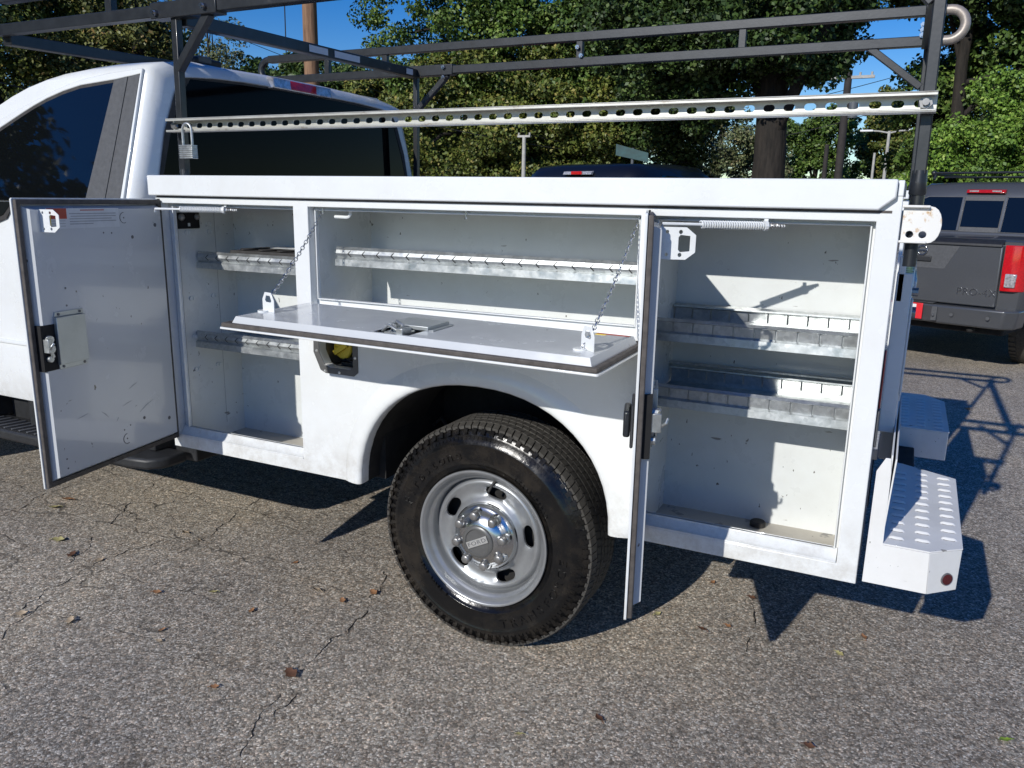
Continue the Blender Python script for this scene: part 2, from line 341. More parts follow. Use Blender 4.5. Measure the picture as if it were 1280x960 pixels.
def plate_holes(mb, loops, a0, a1, plane='xz'):
    """flat plate with holes: outer loop first; extruded from a0 to a1 across the plane"""
    b = bmesh.new(); es = []; 
    for lp in loops:
        vs = [b.verts.new((p[0], p[1], 0)) for p in lp]
        es += [b.edges.new((vs[i], vs[(i + 1) % len(vs)])) for i in range(len(vs))]
    bmesh.ops.triangle_fill(b, use_beauty=True, use_dissolve=False, edges=es)
    b.verts.index_update()
    def P3(x, y, a): return (x, a, y) if plane == 'xz' else ((x, y, a) if plane == 'xy' else (a, x, y))
    vs = [P3(v_.co.x, v_.co.y, a0) for v_ in b.verts] + [P3(v_.co.x, v_.co.y, a1) for v_ in b.verts]
    n = len(b.verts); fs = []
    for f in b.faces:
        ids = [v_.index for v_ in f.verts]; fs.append(tuple(ids)); fs.append(tuple(i + n for i in reversed(ids)))
    for e in b.edges:
        if len(e.link_faces) == 1:
            i, j = e.verts[0].index, e.verts[1].index; fs.append((i, j, j + n, i + n))
    b.free(); mb.add(vs, fs)
def rect(x0, x1, z0, z1): return [(x0, z0), (x1, z0), (x1, z1), (x0, z1)]
def oval(cx, cz, rx, rz, n=12, rot=0.):
    """stadium outline rx long half-length, rz half-height"""
    pts = []; k = rx - rz
    for i in range(n + 1): a = -PI / 2 + PI * i / n; pts.append((k + rz * math.cos(a), rz * math.sin(a)))
    for i in range(n + 1): a = PI / 2 + PI * i / n; pts.append((-k + rz * math.cos(a), rz * math.sin(a)))
    c_, s_ = math.cos(rot), math.sin(rot)
    return [(cx + x * c_ - z * s_, cz + x * s_ + z * c_) for x, z in pts]
def polar(bearing, d):
    a = R_(bearing); return (CAMP.x - math.sin(a) * d, CAMP.y + math.cos(a) * d)

# ================================================================== GROUND
GZ = -.012
def struct(name, verts, faces, mk):
    t = MB(); t.add(verts, faces); o = t.build(name, mk, None, smooth=0, recalc=False); o['kind'] = 'structure'; return o
struct('ground', [(-900, -900, -.03), (900, -900, -.03), (900, 900, -.03), (-900, 900, -.03)], [(0, 1, 2, 3)], 'grass')
struct('parking_lot', [(-38, -24, GZ), (30, -24, GZ), (30, 17.5, GZ), (-38, 17.5, GZ)], [(0, 1, 2, 3)], 'asphalt')

# open cracks in the asphalt, each a broken ragged line
CR = [[(-3.589, -0.06), (-3.662, 0.101), (-3.735, 0.257), (-3.725, 0.42), (-3.663, 0.538)], [(-2.72, -0.517), (-2.763, -0.389), (-2.831, -0.169), (-2.807, -0.045), (-2.78, 0.135), (-2.675, 0.231)], [(-2.92, -0.2), (-3.058, 0.024), (-3.212, 0.277), (-3.407, 0.651), (-3.439, 0.838)], [(-2.604, -0.056), (-2.618, 0.057), (-2.623, 0.182), (-2.717, 0.547), (-2.777, 0.861), (-2.744, 0.989)], [(-1.435, -0.774), (-1.484, -0.651), (-1.524, -0.525), (-1.58, -0.39), (-1.6, -0.228), (-1.599, -0.1), (-1.629, 0.042), (-1.679, 0.161), (-1.697, 0.27), (-1.739, 0.375)], [(-2.593, -0.684), (-2.665, -0.553), (-2.696, -0.41)], [(-0.323, 0.429), (-0.337, 0.63), (-0.362, 0.855), (-0.405, 1.066)], [(-1.469, -0.602), (-1.488, -0.506), (-1.516, -0.439)], [(-3.121, 0.162), (-3.13, 0.322), (-3.123, 0.504), (-3.127, 0.75), (-3.136, 0.976)]]
rc = random.Random(5)
for cl in CR:
    pts = []
    for (xa, ya), (xb, yb_) in zip(cl, cl[1:]):
        L = math.hypot(xb - xa, yb_ - ya); k = max(2, int(L / .018))
        for i in range(k): q = i / k; pts.append((xa + (xb - xa) * q, ya + (yb_ - ya) * q))
    t = MB(); off = 0.; wd = 0.; vs = []
    for i, (x, y) in enumerate(pts):
        dx, dy = pts[min(i + 1, len(pts) - 1)][0] - pts[max(i - 1, 0)][0], pts[min(i + 1, len(pts) - 1)][1] - pts[max(i - 1, 0)][1]; l = math.hypot(dx, dy) or 1; nx, ny = -dy / l, dx / l
        off = off * .82 + rc.gauss(0, .007); wd = max(.0, min(.0065, wd * .55 + rc.gauss(.0009, .0022))); a, b_ = off - wd / 2 - .0001, off + wd / 2 + .0001
        vs += [(x + nx * a, y + ny * a, GZ + .0012), (x + nx * b_, y + ny * b_, GZ + .0012)]
    t.add(vs, [(2 * i, 2 * i + 1, 2 * i + 3, 2 * i + 2) for i in range(len(pts) - 1)]); o = t.build('asphalt_crack', 'dark', None, smooth=0, recalc=False); o['kind'] = 'structure'

# ================================================================== UTILITY TRUCK
T = thing('utility_truck', 'white utility service truck with three open side compartments and black ladder rack', 'truck', (-1.3, 1.0, 0))
XR, XF, ZB, ZT = 0., -2.48, .51, 1.50
def arch_pts(x0=-1.13, a=.448, b_=.398, z0=.51, p=2.2, n=28, grow=0.):
    pts = []
    for i in range(n + 1):
        th = PI - PI * i / n; c_, s_ = math.cos(th), math.sin(th)
        pts.append((x0 + (a + grow) * math.copysign(abs(c_) ** (2 / p), c_), z0 + (b_ + grow) * abs(s_) ** (2 / p)))
    return pts
outer = [(XF, ZB)] + arch_pts() + [(XR, ZB), (XR, ZT), (XF, ZT)]
FR = (-2.452, -1.835, .556, 1.440); MR = (-1.773, -.633, 1.104, 1.440); RR = (-.603, -.052, .556, 1.440)
fuel_h = [(-1.742, 1.06), (-1.745, .96), (-1.722, .915), (-1.70, .907), (-1.615, .907), (-1.603, .918), (-1.603, 1.06)]
mb = MB(); plate_holes(mb, [outer, rect(*FR), rect(*MR), rect(*RR), fuel_h], 0, .036)
side = mb.build('side_panel', 'white', T, bevel=.0022, smooth=30)
# inner door-stop lips round each opening
def ring(mb, o, i, y0, y1): plate_holes(mb, [rect(*o), rect(*i)], y0, y1)
mb = MB()
for (x0, x1, z0, z1), l in ((FR, .030), (MR, .012), (RR, .014)):
    ring(mb, (x0 - .02, x1 + .012, z0 - .02, z1 + .02), (x0 + l, x1 - .012, z0 + .032, z1 - .012), .0362, .041)
    zz = z0 + .032                                     # raised water lip: thin return standing forward
    mb.box(x0 + l, x1 - .012, .024, .0358, zz - .004, zz); mb.box(x0 + l - .004, x0 + l, .024, .0358, zz - .004, z1 - .008)
    mb.box(x1 - .012, x1 - .008, .024, .0358, zz - .004, z1 - .008); mb.box(x0 + l, x1 - .012, .024, .0358, z1 - .012, z1 - .008)
mb.build('door_stop_lip', 'white', side, bevel=.0015)
mb = MB()                                                # rounded ridge along the bottom rails
for x0, x1 in ((FR[0] + .002, FR[1] - .002), (RR[0] + .002, RR[1] - .002)):
    mb.prism([(.0, .556), (.036, .5565), (.036, .588), (.028, .588), (.012, .566), (.0, .561)], x0, x1, 'yz')
mb.build('sill_ridge', 'white', side, bevel=.001)
# compartment boxes
def open_box(name, x0, x1, z0, z1, y0=.0415, y1=.343, t=.003):
    mb = MB()
    mb.box(x0, x1, y1, y1 + t, z0, z1); mb.box(x0 - t, x0, y0, y1 + t, z0, z1); mb.box(x1, x1 + t, y0, y1 + t, z0, z1)
    mb.box(x0 - t, x1 + t, y0, y1 + t, z1, z1 + t)
    o = mb.build(name, 'white_in', T, smooth=0)
    fl = MB(); fl.box(x0 - t, x1 + t, y0, y1 + t, z0 - t, z0)
    fl.build('compartment_floor', 'floor_dirt' if z0 < 1 else 'white_in', o, smooth=0)
    return o
cf = open_box('front_compartment', -2.446, -1.812, .500, 1.468)
cm_ = open_box('middle_compartment', -1.768, -.622, 1.062, 1.464)
cr_ = open_box('rear_compartment', -.612, -.042, .500, 1.468)
# seam and punched mounting tabs on the side wall of the front compartment
mb = MB()
for y in (.10, .21):
    for z in (.80, .93, 1.08, 1.33, 1.36):
        mb.cyl((-2.4455, y, z), (-2.441, y, z), .009, 8)
        mb.box(-2.4455, -2.438, y + .006, y + .016, z - .006, z + .006)
mb.build('mounting_tab', 'white_in', cf)
mb = MB(); mb.box(-2.4458, -2.4452, .242, .2432, .55, 1.46); mb.box(-2.4458, -2.4452, .062, .0632, .55, 1.46); mb.build('wall_seam', 'inklight', cf)
mb = MB()
for i, z in enumerate((.76, .88, 1.0, 1.12, 1.24, 1.30, 1.36)):
    mb.box(-.6118, -.606, .07, .085, z, z + .022)
mb.build('mounting_tab', 'white_in', cr_)
mb = MB(); mb.box(-2.4455, -2.440, .055, .165, 1.345, 1.405); o = mb.build('vent_box', 'dark', cf, bevel=.003)
mb = MB(); mb.sphere((-2.438, .075, 1.388), .014, 8); mb.sphere((-2.438, .15, 1.388), .012, 8); mb.build('vent_screw', 'lug', o)
mb = MB(); mb.lathe([(0, .001), (0, .020), (-.004, .024), (-.016, .024), (-.018, .020), (-.018, .001)], (-.30, .30, .518), 20, 'z'); mb.build('drain_plug', 'rubber', cr_)
mb = MB(); mb.box(-.20, -.12, .066, .09, .5005, .506); mb.build('floor_debris', 'floor_dirt', cr_)

# shelves: galvanised trays with slotted front and back lips
def shelf(name, x0, x1, yf, z, parent, pitch=.057, yb=.325, vmarks=False):
    mb = MB(); mb.box(x0, x1, yf + .030, yb, z - .004, z - .001); mb.box(x0, x1, yf + .0150, yf + .0165, z - .006, z + .031)
    n = max(2, int(round((x1 - x0) / pitch))); g = .0022
    # back lip
    mb.box(x0, x1, yb, yb + .002, z - .001, z + .012)
    for i in range(0 if vmarks else n):
        a = x0 + (x1 - x0) * i / n + g; b_ = x0 + (x1 - x0) * (i + 1) / n - g
        mb.prism([(yb - .003, z + .012), (yb - .001, z + .012), (yb - .005, z + .042), (yb - .020, z + .047), (yb - .021, z + .045), (yb - .0065, z + .040)], a, b_, 'yz')
    if not vmarks: mb.prism([(yb - .0225, z + .0455), (yb - .0205, z + .0475), (yb - .004, z + .0445), (yb + .004, z + .052), (yb + .004, z + .054), (yb - .022, z + .050)], x0, x1, 'yz')
    # front lip: continuous top nose and bottom hem, tabs between
    mb.prism([(yf + .030, z - .004), (yf + .030, z + .030), (yf + .012, z + .036), (yf + .004, z + .028), (yf + .007, z + .026), (yf + .014, z + .032), (yf + .027, z + .027), (yf + .027, z - .004)], x0, x1, 'yz')
    mb.prism([(yf + .010, z - .001), (yf + .0, z - .006), (yf - .002, z - .028), (yf + .001, z - .029), (yf + .004, z - .009), (yf + .011, z - .004)], x0, x1, 'yz')
    if vmarks: mb.prism([(yf + .008, z + .0265), (yf + .0105, z + .0265), (yf + .006, z + .014), (yf + .0125, z - .0015), (yf + .0105, z - .0015), (yf + .0035, z + .014)], x0, x1, 'yz')
    for i in range(0 if vmarks else n):
        a = x0 + (x1 - x0) * i / n + g; b_ = x0 + (x1 - x0) * (i + 1) / n - g
        mb.prism([(yf + .008, z + .0265), (yf + .0105, z + .0265), (yf + .0135, z - .0015), (yf + .0105, z - .0015)], a, b_, 'yz')
    sl = MB()
    for i in range(n if vmarks else 0):
        b_ = x0 + (x1 - x0) * (i + 1) / n - .008
        for q in (-1, 1): sl.hexa([(b_, yf + .0030, z + .0135), (b_ + .0035, yf + .0030, z + .0135), (b_ + .0125, yf + (.0075 if q > 0 else .0085), z + .0135 + q * .011), (b_ + .009, yf + (.0075 if q > 0 else .0085), z + .0135 + q * .011)], [(b_, yf + .0022, z + .0135), (b_ + .0035, yf + .0022, z + .0135), (b_ + .0125, yf + (.0067 if q > 0 else .0077), z + .0135 + q * .011), (b_ + .009, yf + (.0067 if q > 0 else .0077), z + .0135 + q * .011)])
    o = mb.build(name, 'galv', parent, smooth=25)
    if vmarks: sl.build('slot', 'dark', o, smooth=0, kind='stuff')
    return o
shelf('galvanised_shelf', -2.440, -1.815, .135, 1.223, cf, .052, vmarks=True)
shelf('galvanised_shelf', -2.440, -1.815, .105, .918, cf, .052, vmarks=True)
shelf('galvanised_shelf', -1.735, -.625, .088, 1.272, cm_, .060, vmarks=True)
shelf('galvanised_shelf', -.608, -.046, .092, 1.118, cr_)
shelf('galvanised_shelf', -.608, -.046, .092, .925, cr_)
mb = MB(); mb.box(-2.30, -1.83, .17, .30, 1.252, 1.268)
for i in range(5): mb.bar((-2.25 + i * .09, .18, 1.272), (-2.20 + i * .09, .29, 1.275), .03, .006)
mb.build('shelf_mat', 'rubber', cf, bevel=.003)
mb = MB(); mb.box(-2.16, -2.02, .235, .275, 1.276, 1.282); mb.box(-1.98, -1.90, .215, .245, 1.278, 1.284); mb.build('shelf_divider', 'plate', cf, bevel=.001)
mb = MB(); mb.box(-.615, -.045, .300, .318, .985, .990); mb.build('shelf_divider', 'galv', cr_)
# small hooks in the top of the middle opening
mb = MB(); mb.tube([(-1.640, .055, 1.440), (-1.640, .055, 1.418), (-1.647, .055, 1.410), (-1.655, .054, 1.408), (-1.700, .05, 1.409)], .0055, 8); mb.build('hook', 'white', cm_)
mb = MB(); mb.cyl((-1.186, .0225, 1.440), (-1.186, .0225, 1.415), .003, 8); mb.cyl((-1.186, .0225, 1.421), (-1.186, .0225, 1.415), .0055, 6); mb.build('bolt', 'chrome', cm_)
# top lid
mb = MB(); mb.prism([(-2.492, 1.4665), (-.050, 1.4665), (-.014, 1.496), (-.014, 1.538), (-2.492, 1.538)], -.020, .40)
lid_top = mb.build('top_lid', 'white', T, bevel=.004)
mb = MB(); mb.box(-.0135, .0, -.002, .40, 1.4995, 1.536); mb.build('lid_end_cap', 'white', lid_top, bevel=.002)
mb = MB(); mb.box(-2.47, -.02, -.0012, .005, 1.4600, 1.4660); mb.build('lid_shade_strip', 'seal', lid_top)  # dark strip standing in for the shade on the rail below the lid
# fender flare
A = arch_pts(); n = len(A)
sec = [(.0, .030), (-.001, -.004), (.003, -.011), (.012, -.0155), (.030, -.0145), (.050, -.009), (.066, -.003), (.074, .0012)]
vs = []
for i, (x, z) in enumerate(A):
    a = Vector(A[max(0, i - 1)]); c_ = Vector(A[min(n - 1, i + 1)]); t_ = (c_ - a).normalized(); nx, nz_ = -t_.y, t_.x
    if i == 0: nx, nz_ = -1, 0
    if i == n - 1: nx, nz_ = 1, 0
    for o_, y in sec: vs.append((x + nx * o_, y, z + nz_ * o_))
m_ = len(sec); fs = [(i * m_ + k, i * m_ + k + 1, (i + 1) * m_ + k + 1, (i + 1) * m_ + k) for i in range(n - 1) for k in range(m_ - 1)]
fs += [tuple(range(m_)), tuple((n - 1) * m_ + k for k in range(m_))]
mb = MB(); mb.add(vs, fs); mb.build('fender_flare', 'white', side, smooth=60)
# wheel well
mb = MB(); Ai = arch_pts(grow=.0); 
vs = [(x, y, z) for x, z in Ai for y in (.036, .36)]
mb.add(vs, [(2 * i, 2 * i + 1, 2 * i + 3, 2 * i + 2) for i in range(len(Ai) - 1)])
mb.box(-1.64, -.62, .5, .51, .30, .95); mb.box(-1.70, -.60, .36, .50, .92, .95)
mb.box(-1.60, -1.55, .10, .5, .50, .92); mb.box(-2.3, -.1, .50, .58, .46, .62)
ww = mb.build('wheel_well', 'grime', T, smooth=40)
mb = MB(); mb.box(-1.56, -1.475, .488, .496, .772, .800); mb.build('wheel_well_tag', 'cap', ww)
mb = MB(); mb.tube([(-1.55, .42, .62), (-1.50, .40, .66), (-1.46, .41, .60), (-1.42, .44, .64), (-1.38, .45, .60)], .008, 6); mb.box(-1.54, -1.45, .40, .46, .56, .60); mb.build('brake_hose', 'plastic', ww)
# fuel filler pocket
mb = MB()
fo = [(-1.765, 1.065), (-1.768, .955), (-1.74, .895), (-1.72, .886), (-1.60, .886), (-1.583, .90), (-1.583, 1.065)]
plate_holes(mb, [fo, fuel_h], -.004, -.0004)
fp = mb.build('fuel_filler', 'cap', T, bevel=.001)
mb = MB(); mb.box(-1.75, -1.60, .12, .124, .90, 1.07)
mb.hexa([(-1.748, .037, .90), (-1.748, .12, .90), (-1.748, .12, 1.07), (-1.748, .037, 1.07)], [(-1.745, .037, .90), (-1.745, .12, .90), (-1.745, .12, 1.07), (-1.745, .037, 1.07)])
mb.box(-1.60, -1.597, .037, .12, .90, 1.07); mb.box(-1.748, -1.60, .037, .12, .898, .902); mb.build('filler_cup', 'cap', fp)
mb = MB(); mb.lathe([(-.045, .001), (-.045, .034), (-.040, .038), (-.012, .038), (-.010, .030), (0, .030)], (-1.700, .110, .962), 24); mb.bar((-1.727, .061, .945), (-1.673, .061, .979), .018, .018, (0, 1, 0)); mb.build('fuel_cap', 'yellow', fp, bevel=.002)
mb = MB(); mb.tube([(-1.66, .08, .95), (-1.69, .07, .925), (-1.64, .06, .915), (-1.62, .08, .94)], .005, 6); mb.box(-1.70, -1.62, .06, .11, .905, .915); mb.build('cap_tether', 'plastic', fp)
mb = MB()
for x, z in ((-1.753, .96), (-1.72, .893), (-1.66, .893), (-1.593, .95)): mb.sphere((x, -.004, z), .005, 6)
mb.build('screw', 'plate', fp)

# ---------- generic compartment door in local (u: from hinge, v: height, n: inward)
def door_parts(name, pl, U, v0, v1, label=None):
    mb = MB(pl); plate_holes(mb, [[(.004, v0), (U - .004, v0), (U, v0 + .004), (U, v1 - .004), (U - .004, v1), (.004, v1), (0, v1 - .004), (0, v0 + .004)]], -.006, 0, 'xy')
    d = mb.build(name, 'white', T, bevel=.0012, label=label)
    mb = MB(pl); plate_holes(mb, [rect(.004, U - .004, v0 + .004, v1 - .004), rect(.020, U - .020, v0 + .020, v1 - .020)], .0005, .013, 'xy'); mb.build('door_seal', 'seal', d, bevel=.003)
    i0, i1, n1 = .022, .034, .030
    o_ = [(i0, v0 + i0), (U - i0, v0 + i0), (U - i0, v1 - i0), (i0, v1 - i0)]; i_ = [(i1, v0 + i1), (U - i1, v0 + i1), (U - i1, v1 - i1), (i1, v1 - i1)]
    return d, o_, i_, n1
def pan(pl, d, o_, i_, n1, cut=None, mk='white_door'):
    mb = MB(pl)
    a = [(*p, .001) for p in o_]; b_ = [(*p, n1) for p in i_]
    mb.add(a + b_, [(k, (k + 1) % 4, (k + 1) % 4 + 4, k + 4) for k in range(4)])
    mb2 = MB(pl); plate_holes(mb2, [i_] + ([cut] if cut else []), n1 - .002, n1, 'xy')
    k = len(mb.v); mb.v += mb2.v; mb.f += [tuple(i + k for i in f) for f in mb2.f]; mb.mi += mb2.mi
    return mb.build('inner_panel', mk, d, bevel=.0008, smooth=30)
def striker(pl, d, u, v, n0, axis='n'):
    """punched white striker plate standing on the pan: lies in the plane v-n at u"""
    mb = MB()
    prof = [(-.034, 0), (.034, 0), (.034, .052), (.018, .072), (-.018, .072), (-.034, .052)]
    hole = [(-.013, .036), (.013, .036), (.018, .040), (.016, .060), (-.016, .060), (-.018, .040)]
    plate_holes(mb, [prof, hole, oval(-.024, .012, .004, .0035, 4), oval(.024, .012, .004, .0035, 4), oval(-.024, .040, .0045, .004, 4), oval(.024, .040, .0045, .004, 4)], 0, .0025, 'xy')
    mb.v = [(u + a, v + p, n0 + q) for p, q, a in mb.v]
    mb.tf = pl; o = mb.build('striker_plate', 'white', d, bevel=.0005)
    return o
def latch(pl, d, U, vc, uo, dirn=-1):
    """rotary slam latch in a black recess at the free edge, with galvanised cover"""
    mb = MB(pl); mb.box(uo - .054, uo, vc - .072, vc + .072, .004, .0312); lb = mb.build('latch_recess', 'dark', d)
    mb = MB(pl)
    mb.box(uo - .040, uo - .008, vc - .045, vc + .050, .018, .030); mb.cyl((uo - .022, vc + .028, .028), (uo - .022, vc + .028, .046), .012, 10); mb.cyl((uo - .024, vc - .002, .026), (uo - .024, vc - .002, .044), .014, 10)
    mb.cyl((uo - .020, vc - .034, .026), (uo - .020, vc - .034, .042), .010, 10); mb.bar((uo - .020, vc + .010, .040), (uo - .008, vc + .040, .048), .010, .006)
    mb.bar((uo - .030, vc - .030, .040), (uo - .012, vc + .005, .046), .010, .005); mb.box(uo - .016, uo - .004, vc - .012, vc + .030, .028, .052); mb.tube([(uo - .012, vc, .05), (uo - .005, vc + .01, .062), (uo - .012, vc + .02, .066)], .004, 6)
    mb.build('latch', 'galv', lb, bevel=.001)
    return lb
def cover(pl, d, u0, u1, v0, v1, n0):
    mb = MB(pl); mb.box(u0 + .004, u1, v0 + .016, v1 - .016, n0, n0 + .012); mb.prism([(u0 + .002, v0), (u1 - .004, v0), (u1 - .002, v0 + .0155), (u0, v0 + .0155)], n0, n0 + .003, 'xy'); mb.prism([(u0, v1 - .0155), (u1 - .002, v1 - .0155), (u1 - .004, v1), (u0 + .002, v1)], n0, n0 + .003, 'xy')
    c_ = mb.build('latch_cover', 'zinc', d, bevel=.0012)
    mb = MB(pl)
    for u in (u0 + .016, u1 - .018):
        for v_ in (v0 + .008, v1 - .008): mb.cyl((u, v_, n0 + .003), (u, v_, n0 + .005), .0045, 8)
    mb.build('rivet', 'ink', c_)
    return c_
def dots(pl, d, pts, n0, mk='ink'):
    mb = MB(pl)
    for u, v_, r in pts: mb.cyl((u, v_, n0 + .0001), (u, v_, n0 + .0006), r, 12)
    return mb.build('drain_hole', mk, d)

# front compartment door (swung wide, its inside towards the viewer)
H1 = Vector((-2.462, 0, 0)); D1 = Vector((.10, -.61, 0)).normalized(); N1 = Vector((-D1.y, D1.x, 0))
pl1 = lambda u, v_, n_: H1 + D1 * u + N1 * n_ + Vector((0, 0, v_))
U1 = .622; V0, V1 = .545, 1.455
d1, o_, i_, n1 = door_parts('front_compartment_door', pl1, U1, V0, V1)
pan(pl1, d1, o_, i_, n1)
striker(lambda a, b_, c_: pl1(.553 + (a - .553), b_, c_), d1, .553, 1.388, n1)
latch(pl1, d1, U1, 1.00, .600); cover(pl1, d1, .430, .548, .926, 1.108, n1 + .0004)
dots(pl1, d1, [(.066, 1.363, .007), (.181, 1.325, .006), (.31, 1.344, .003), (.275, 1.342, .003), (.489, 1.178, .0035), (.491, 1.123, .0035), (.20, .679, .006), (.072, .646, .007), (.555, .632, .003), (.554, .60, .003), (.24, 1.41, .003), (.30, .66, .003), (.27, .67, .003)], n1)
mb = MB(pl1)
for c_ in ((.214, 1.391), (.29, .626)):
    for k in range(10):
        a0 = -2.0 + k * .36; mb.bar((c_[0] + .018 * math.cos(a0), c_[1] + .018 * math.sin(a0), n1 + .0006), (c_[0] + .018 * math.cos(a0 + .36), c_[1] + .018 * math.sin(a0 + .36), n1 + .0006), .003, .0006, (0, 0, 1)) if False else mb.tube([(c_[0] + .018 * math.cos(a0), c_[1] + .018 * math.sin(a0), n1 + .0004), (c_[0] + .018 * math.cos(a0 + .36), c_[1] + .018 * math.sin(a0 + .36), n1 + .0004)], .0012, 4)
    mb.cyl((c_[0], c_[1], n1), (c_[0], c_[1], n1 + .0006), .003, 8)
mb.build('stamped_ring', 'ink', d1)
mb = MB(pl1); mb.box(.236, .532, 1.362, 1.424, n1 + .0002, n1 + .0008); lab = mb.build('warning_label', 'labelw', d1)
mb = MB(pl1); mb.box(.455, .530, 1.392, 1.424, n1 + .0009, n1 + .0013); mb.build('label_band', 'redprint', lab)
mb = MB(pl1); mb.box(.30, .40, 1.4165, 1.4195, n1 + .0009, n1 + .0012); mb.build('label_heading', 'redprint', lab)
mb = MB(pl1)
for k, (a, b_) in enumerate([(.25, .445), (.25, .44), (.27, .445), (.25, .445), (.35, .445)]): mb.box(a, b_, 1.406 - k * .008, 1.4085 - k * .008, n1 + .0009, n1 + .0012)
for k in range(3): mb.box(.462, .525, 1.385 - k * .008, 1.3865 - k * .008, n1 + .0009, n1 + .0012)
mb.build('label_text', 'inklight', lab)
mb = MB(pl1); mb.box(.527, .535, 1.372, 1.408, n1, n1 + .012); mb.build('striker_insert', 'yellow', d1)
random.seed(3); mb = MB(pl1)
for (u, v_, du, dv) in ((.364, .722, .03, .028), (.33, .70, -.01, .012), (.30, .745, -.05, .012), (.22, .705, -.07, .03), (.45, .76, .05, -.01), (.26, .80, -.04, .015), (.24, .73, -.01, .004)):
    mb.tube([(u, v_, n1), (u + du * .5, v_ + dv * .6, n1), (u + du, v_ + dv, n1)], [.0004, .0012, .0004], 4)
mb.build('scratch', 'inklight', d1)
mb = MB(); mb.cyl((H1.x, -.002, V0), (H1.x, -.002, V1), .0055, 10); mb.build('piano_hinge', 'seal', d1)

# rear compartment door (stands nearly edge-on to the viewer)
H2 = Vector((-.612, 0, 0)); D2 = Vector((.155, -.52, 0)).normalized(); N2 = Vector((-D2.y, D2.x, 0))
pl2 = lambda u, v_, n_: H2 + D2 * u + N2 * n_ + Vector((0, 0, v_))
U2 = .548
d2, o_, i_, n2 = door_parts('rear_compartment_door', pl2, U2, V0, V1)
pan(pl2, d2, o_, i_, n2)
striker(pl2, d2, .47, 1.392, n2); latch(pl2, d2, U2, 1.00, .530); cover(pl2, d2, .38, .475, .93, 1.09, n2 + .0004)
dots(pl2, d2, [(.3, 1.30, .006), (.45, .65, .006), (.2, .9, .004), (.42, .72, .003), (.43, .70, .003)], n2)
mb = MB(); mb.cyl((H2.x, -.002, V0), (H2.x, -.002, V1), .0055, 10); mb.build('piano_hinge', 'seal', d2)
def paddle(pl, d, u, vc):
    mb = MB(pl); mb.box(u - .055, u + .055, vc - .05, vc + .05, -.014, -.0065); h = mb.build('paddle_latch', 'plastic', d, bevel=.004)
    mb = MB(pl); mb.box(u - .045, u + .04, vc - .03, vc + .03, -.030, -.0145); mb.build('paddle', 'black', h, bevel=.005)
paddle(pl1, d1, .53, 1.0); paddle(pl2, d2, .478, 1.0)
# retainer rods and springs
def retainer(p_door, p_end, dpart, name='door_spring'):
    a, b_ = Vector(p_door), Vector(p_end); L = (b_ - a).length; t_ = (b_ - a) / L
    mb = MB(); mb.tube([a + Vector((0, 0, -.012)), a, a + t_ * L * .97], .0038, 8)
    rod = mb.build('retainer_rod', 'white', dpart)
    pts = []; s0, s1 = .30, .80; u_ = t_.orthogonal().normalized(); v_ = t_.cross(u_); turns = 26
    for k in range(turns * 8 + 1):
        q = k / (turns * 8); th = q * turns * 2 * PI; pts.append(a + t_ * L * (s0 + (s1 - s0) * q) + (u_ * math.cos(th) + v_ * math.sin(th)) * .0088)
    mb = MB(); mb.tube(pts, .0022, 5); mb.build('spring', 'white', rod, smooth=60)
    mb = MB(); c_ = a + t_ * L * .815; mb.cyl(c_ - t_ * .004, c_ + t_ * .004, .0125, 10); mb.bar(c_, c_ + Vector((0, .010, .016)), .010, .003); mb.build('rod_guide', 'white', rod)
    pts = []
    for k in range(5 * 8 + 1):
        q = k / 40; th = q * 10 * PI; pts.append(a + t_ * L * (.85 + .12 * q) + (u_ * math.cos(th) + v_ * math.sin(th)) * (.007 * (1 - .6 * q)))
    mb = MB(); mb.tube(pts, .0018, 5); mb.build('spring_tip', 'lug', rod)
retainer((-2.385, -.085, 1.421), (-2.095, .024, 1.421), d1); retainer(pl2(.20, 1.425, .034), (-.255, .022, 1.4225), d2)

# folded-down middle door
ax = Vector((1.19, 0, -.012)).normalized(); ay = Vector((-.004, -.385, -.007)).normalized(); an = ax.cross(ay); an = -an if an.z < 0 else an
H3 = Vector((-1.778, -.012, 1.1005))
pl3 = lambda u, v_, n_: H3 + ax * u + ay * v_ + an * n_
U3 = 1.190
d3, o_, i_, n3 = door_parts('middle_drop_door', pl3, U3, .0, .392)
lc = .575                                                   # latch position along the door
pan(pl3, d3, o_, i_, n3, cut=[(lc - .055, .262), (lc + .060, .262), (lc + .060, .345), (lc - .055, .345)])
mb = MB(pl3); mb.box(lc - .055, lc + .06, .262, .345, .002, .004); lr = mb.build('latch_recess', 'dark', d3)
mb = MB(pl3); mb.box(lc - .030, lc + .035, .275, .330, .010, .030); mb.cyl((lc - .012, .300, .03), (lc - .012, .300, .048), .013, 10); mb.cyl((lc + .018, .305, .03), (lc + .018, .305, .044), .012, 10)
mb.tube([(lc - .02, .29, .046), (lc, .31, .058), (lc + .03, .325, .05)], .005, 6); mb.tube([(lc - .035, .33, .03), (lc - .01, .335, .05), (lc + .03, .34, .035)], .004, 6); mb.box(lc + .02, lc + .04, .30, .345, .02, .045)
mb.build('latch', 'galv', lr, bevel=.001)
mb = MB(pl3); mb.box(lc - .058, lc + .072, .155, .268, n3 + .0004, n3 + .012); cv = mb.build('latch_cover', 'zinc', d3, bevel=.0015)
mb = MB(pl3); mb.box(lc - .074, lc - .0582, .158, .266, n3 + .0004, n3 + .003); mb.box(lc + .0722, lc + .088, .158, .266, n3 + .0004, n3 + .003); mb.build('cover_flange', 'zinc', cv, bevel=.0005)
mb = MB(pl3); mb.box(1.055, 1.150, .040, .052, n3 + .0002, n3 + .0008); mb.build('warning_label', 'redprint', d3)
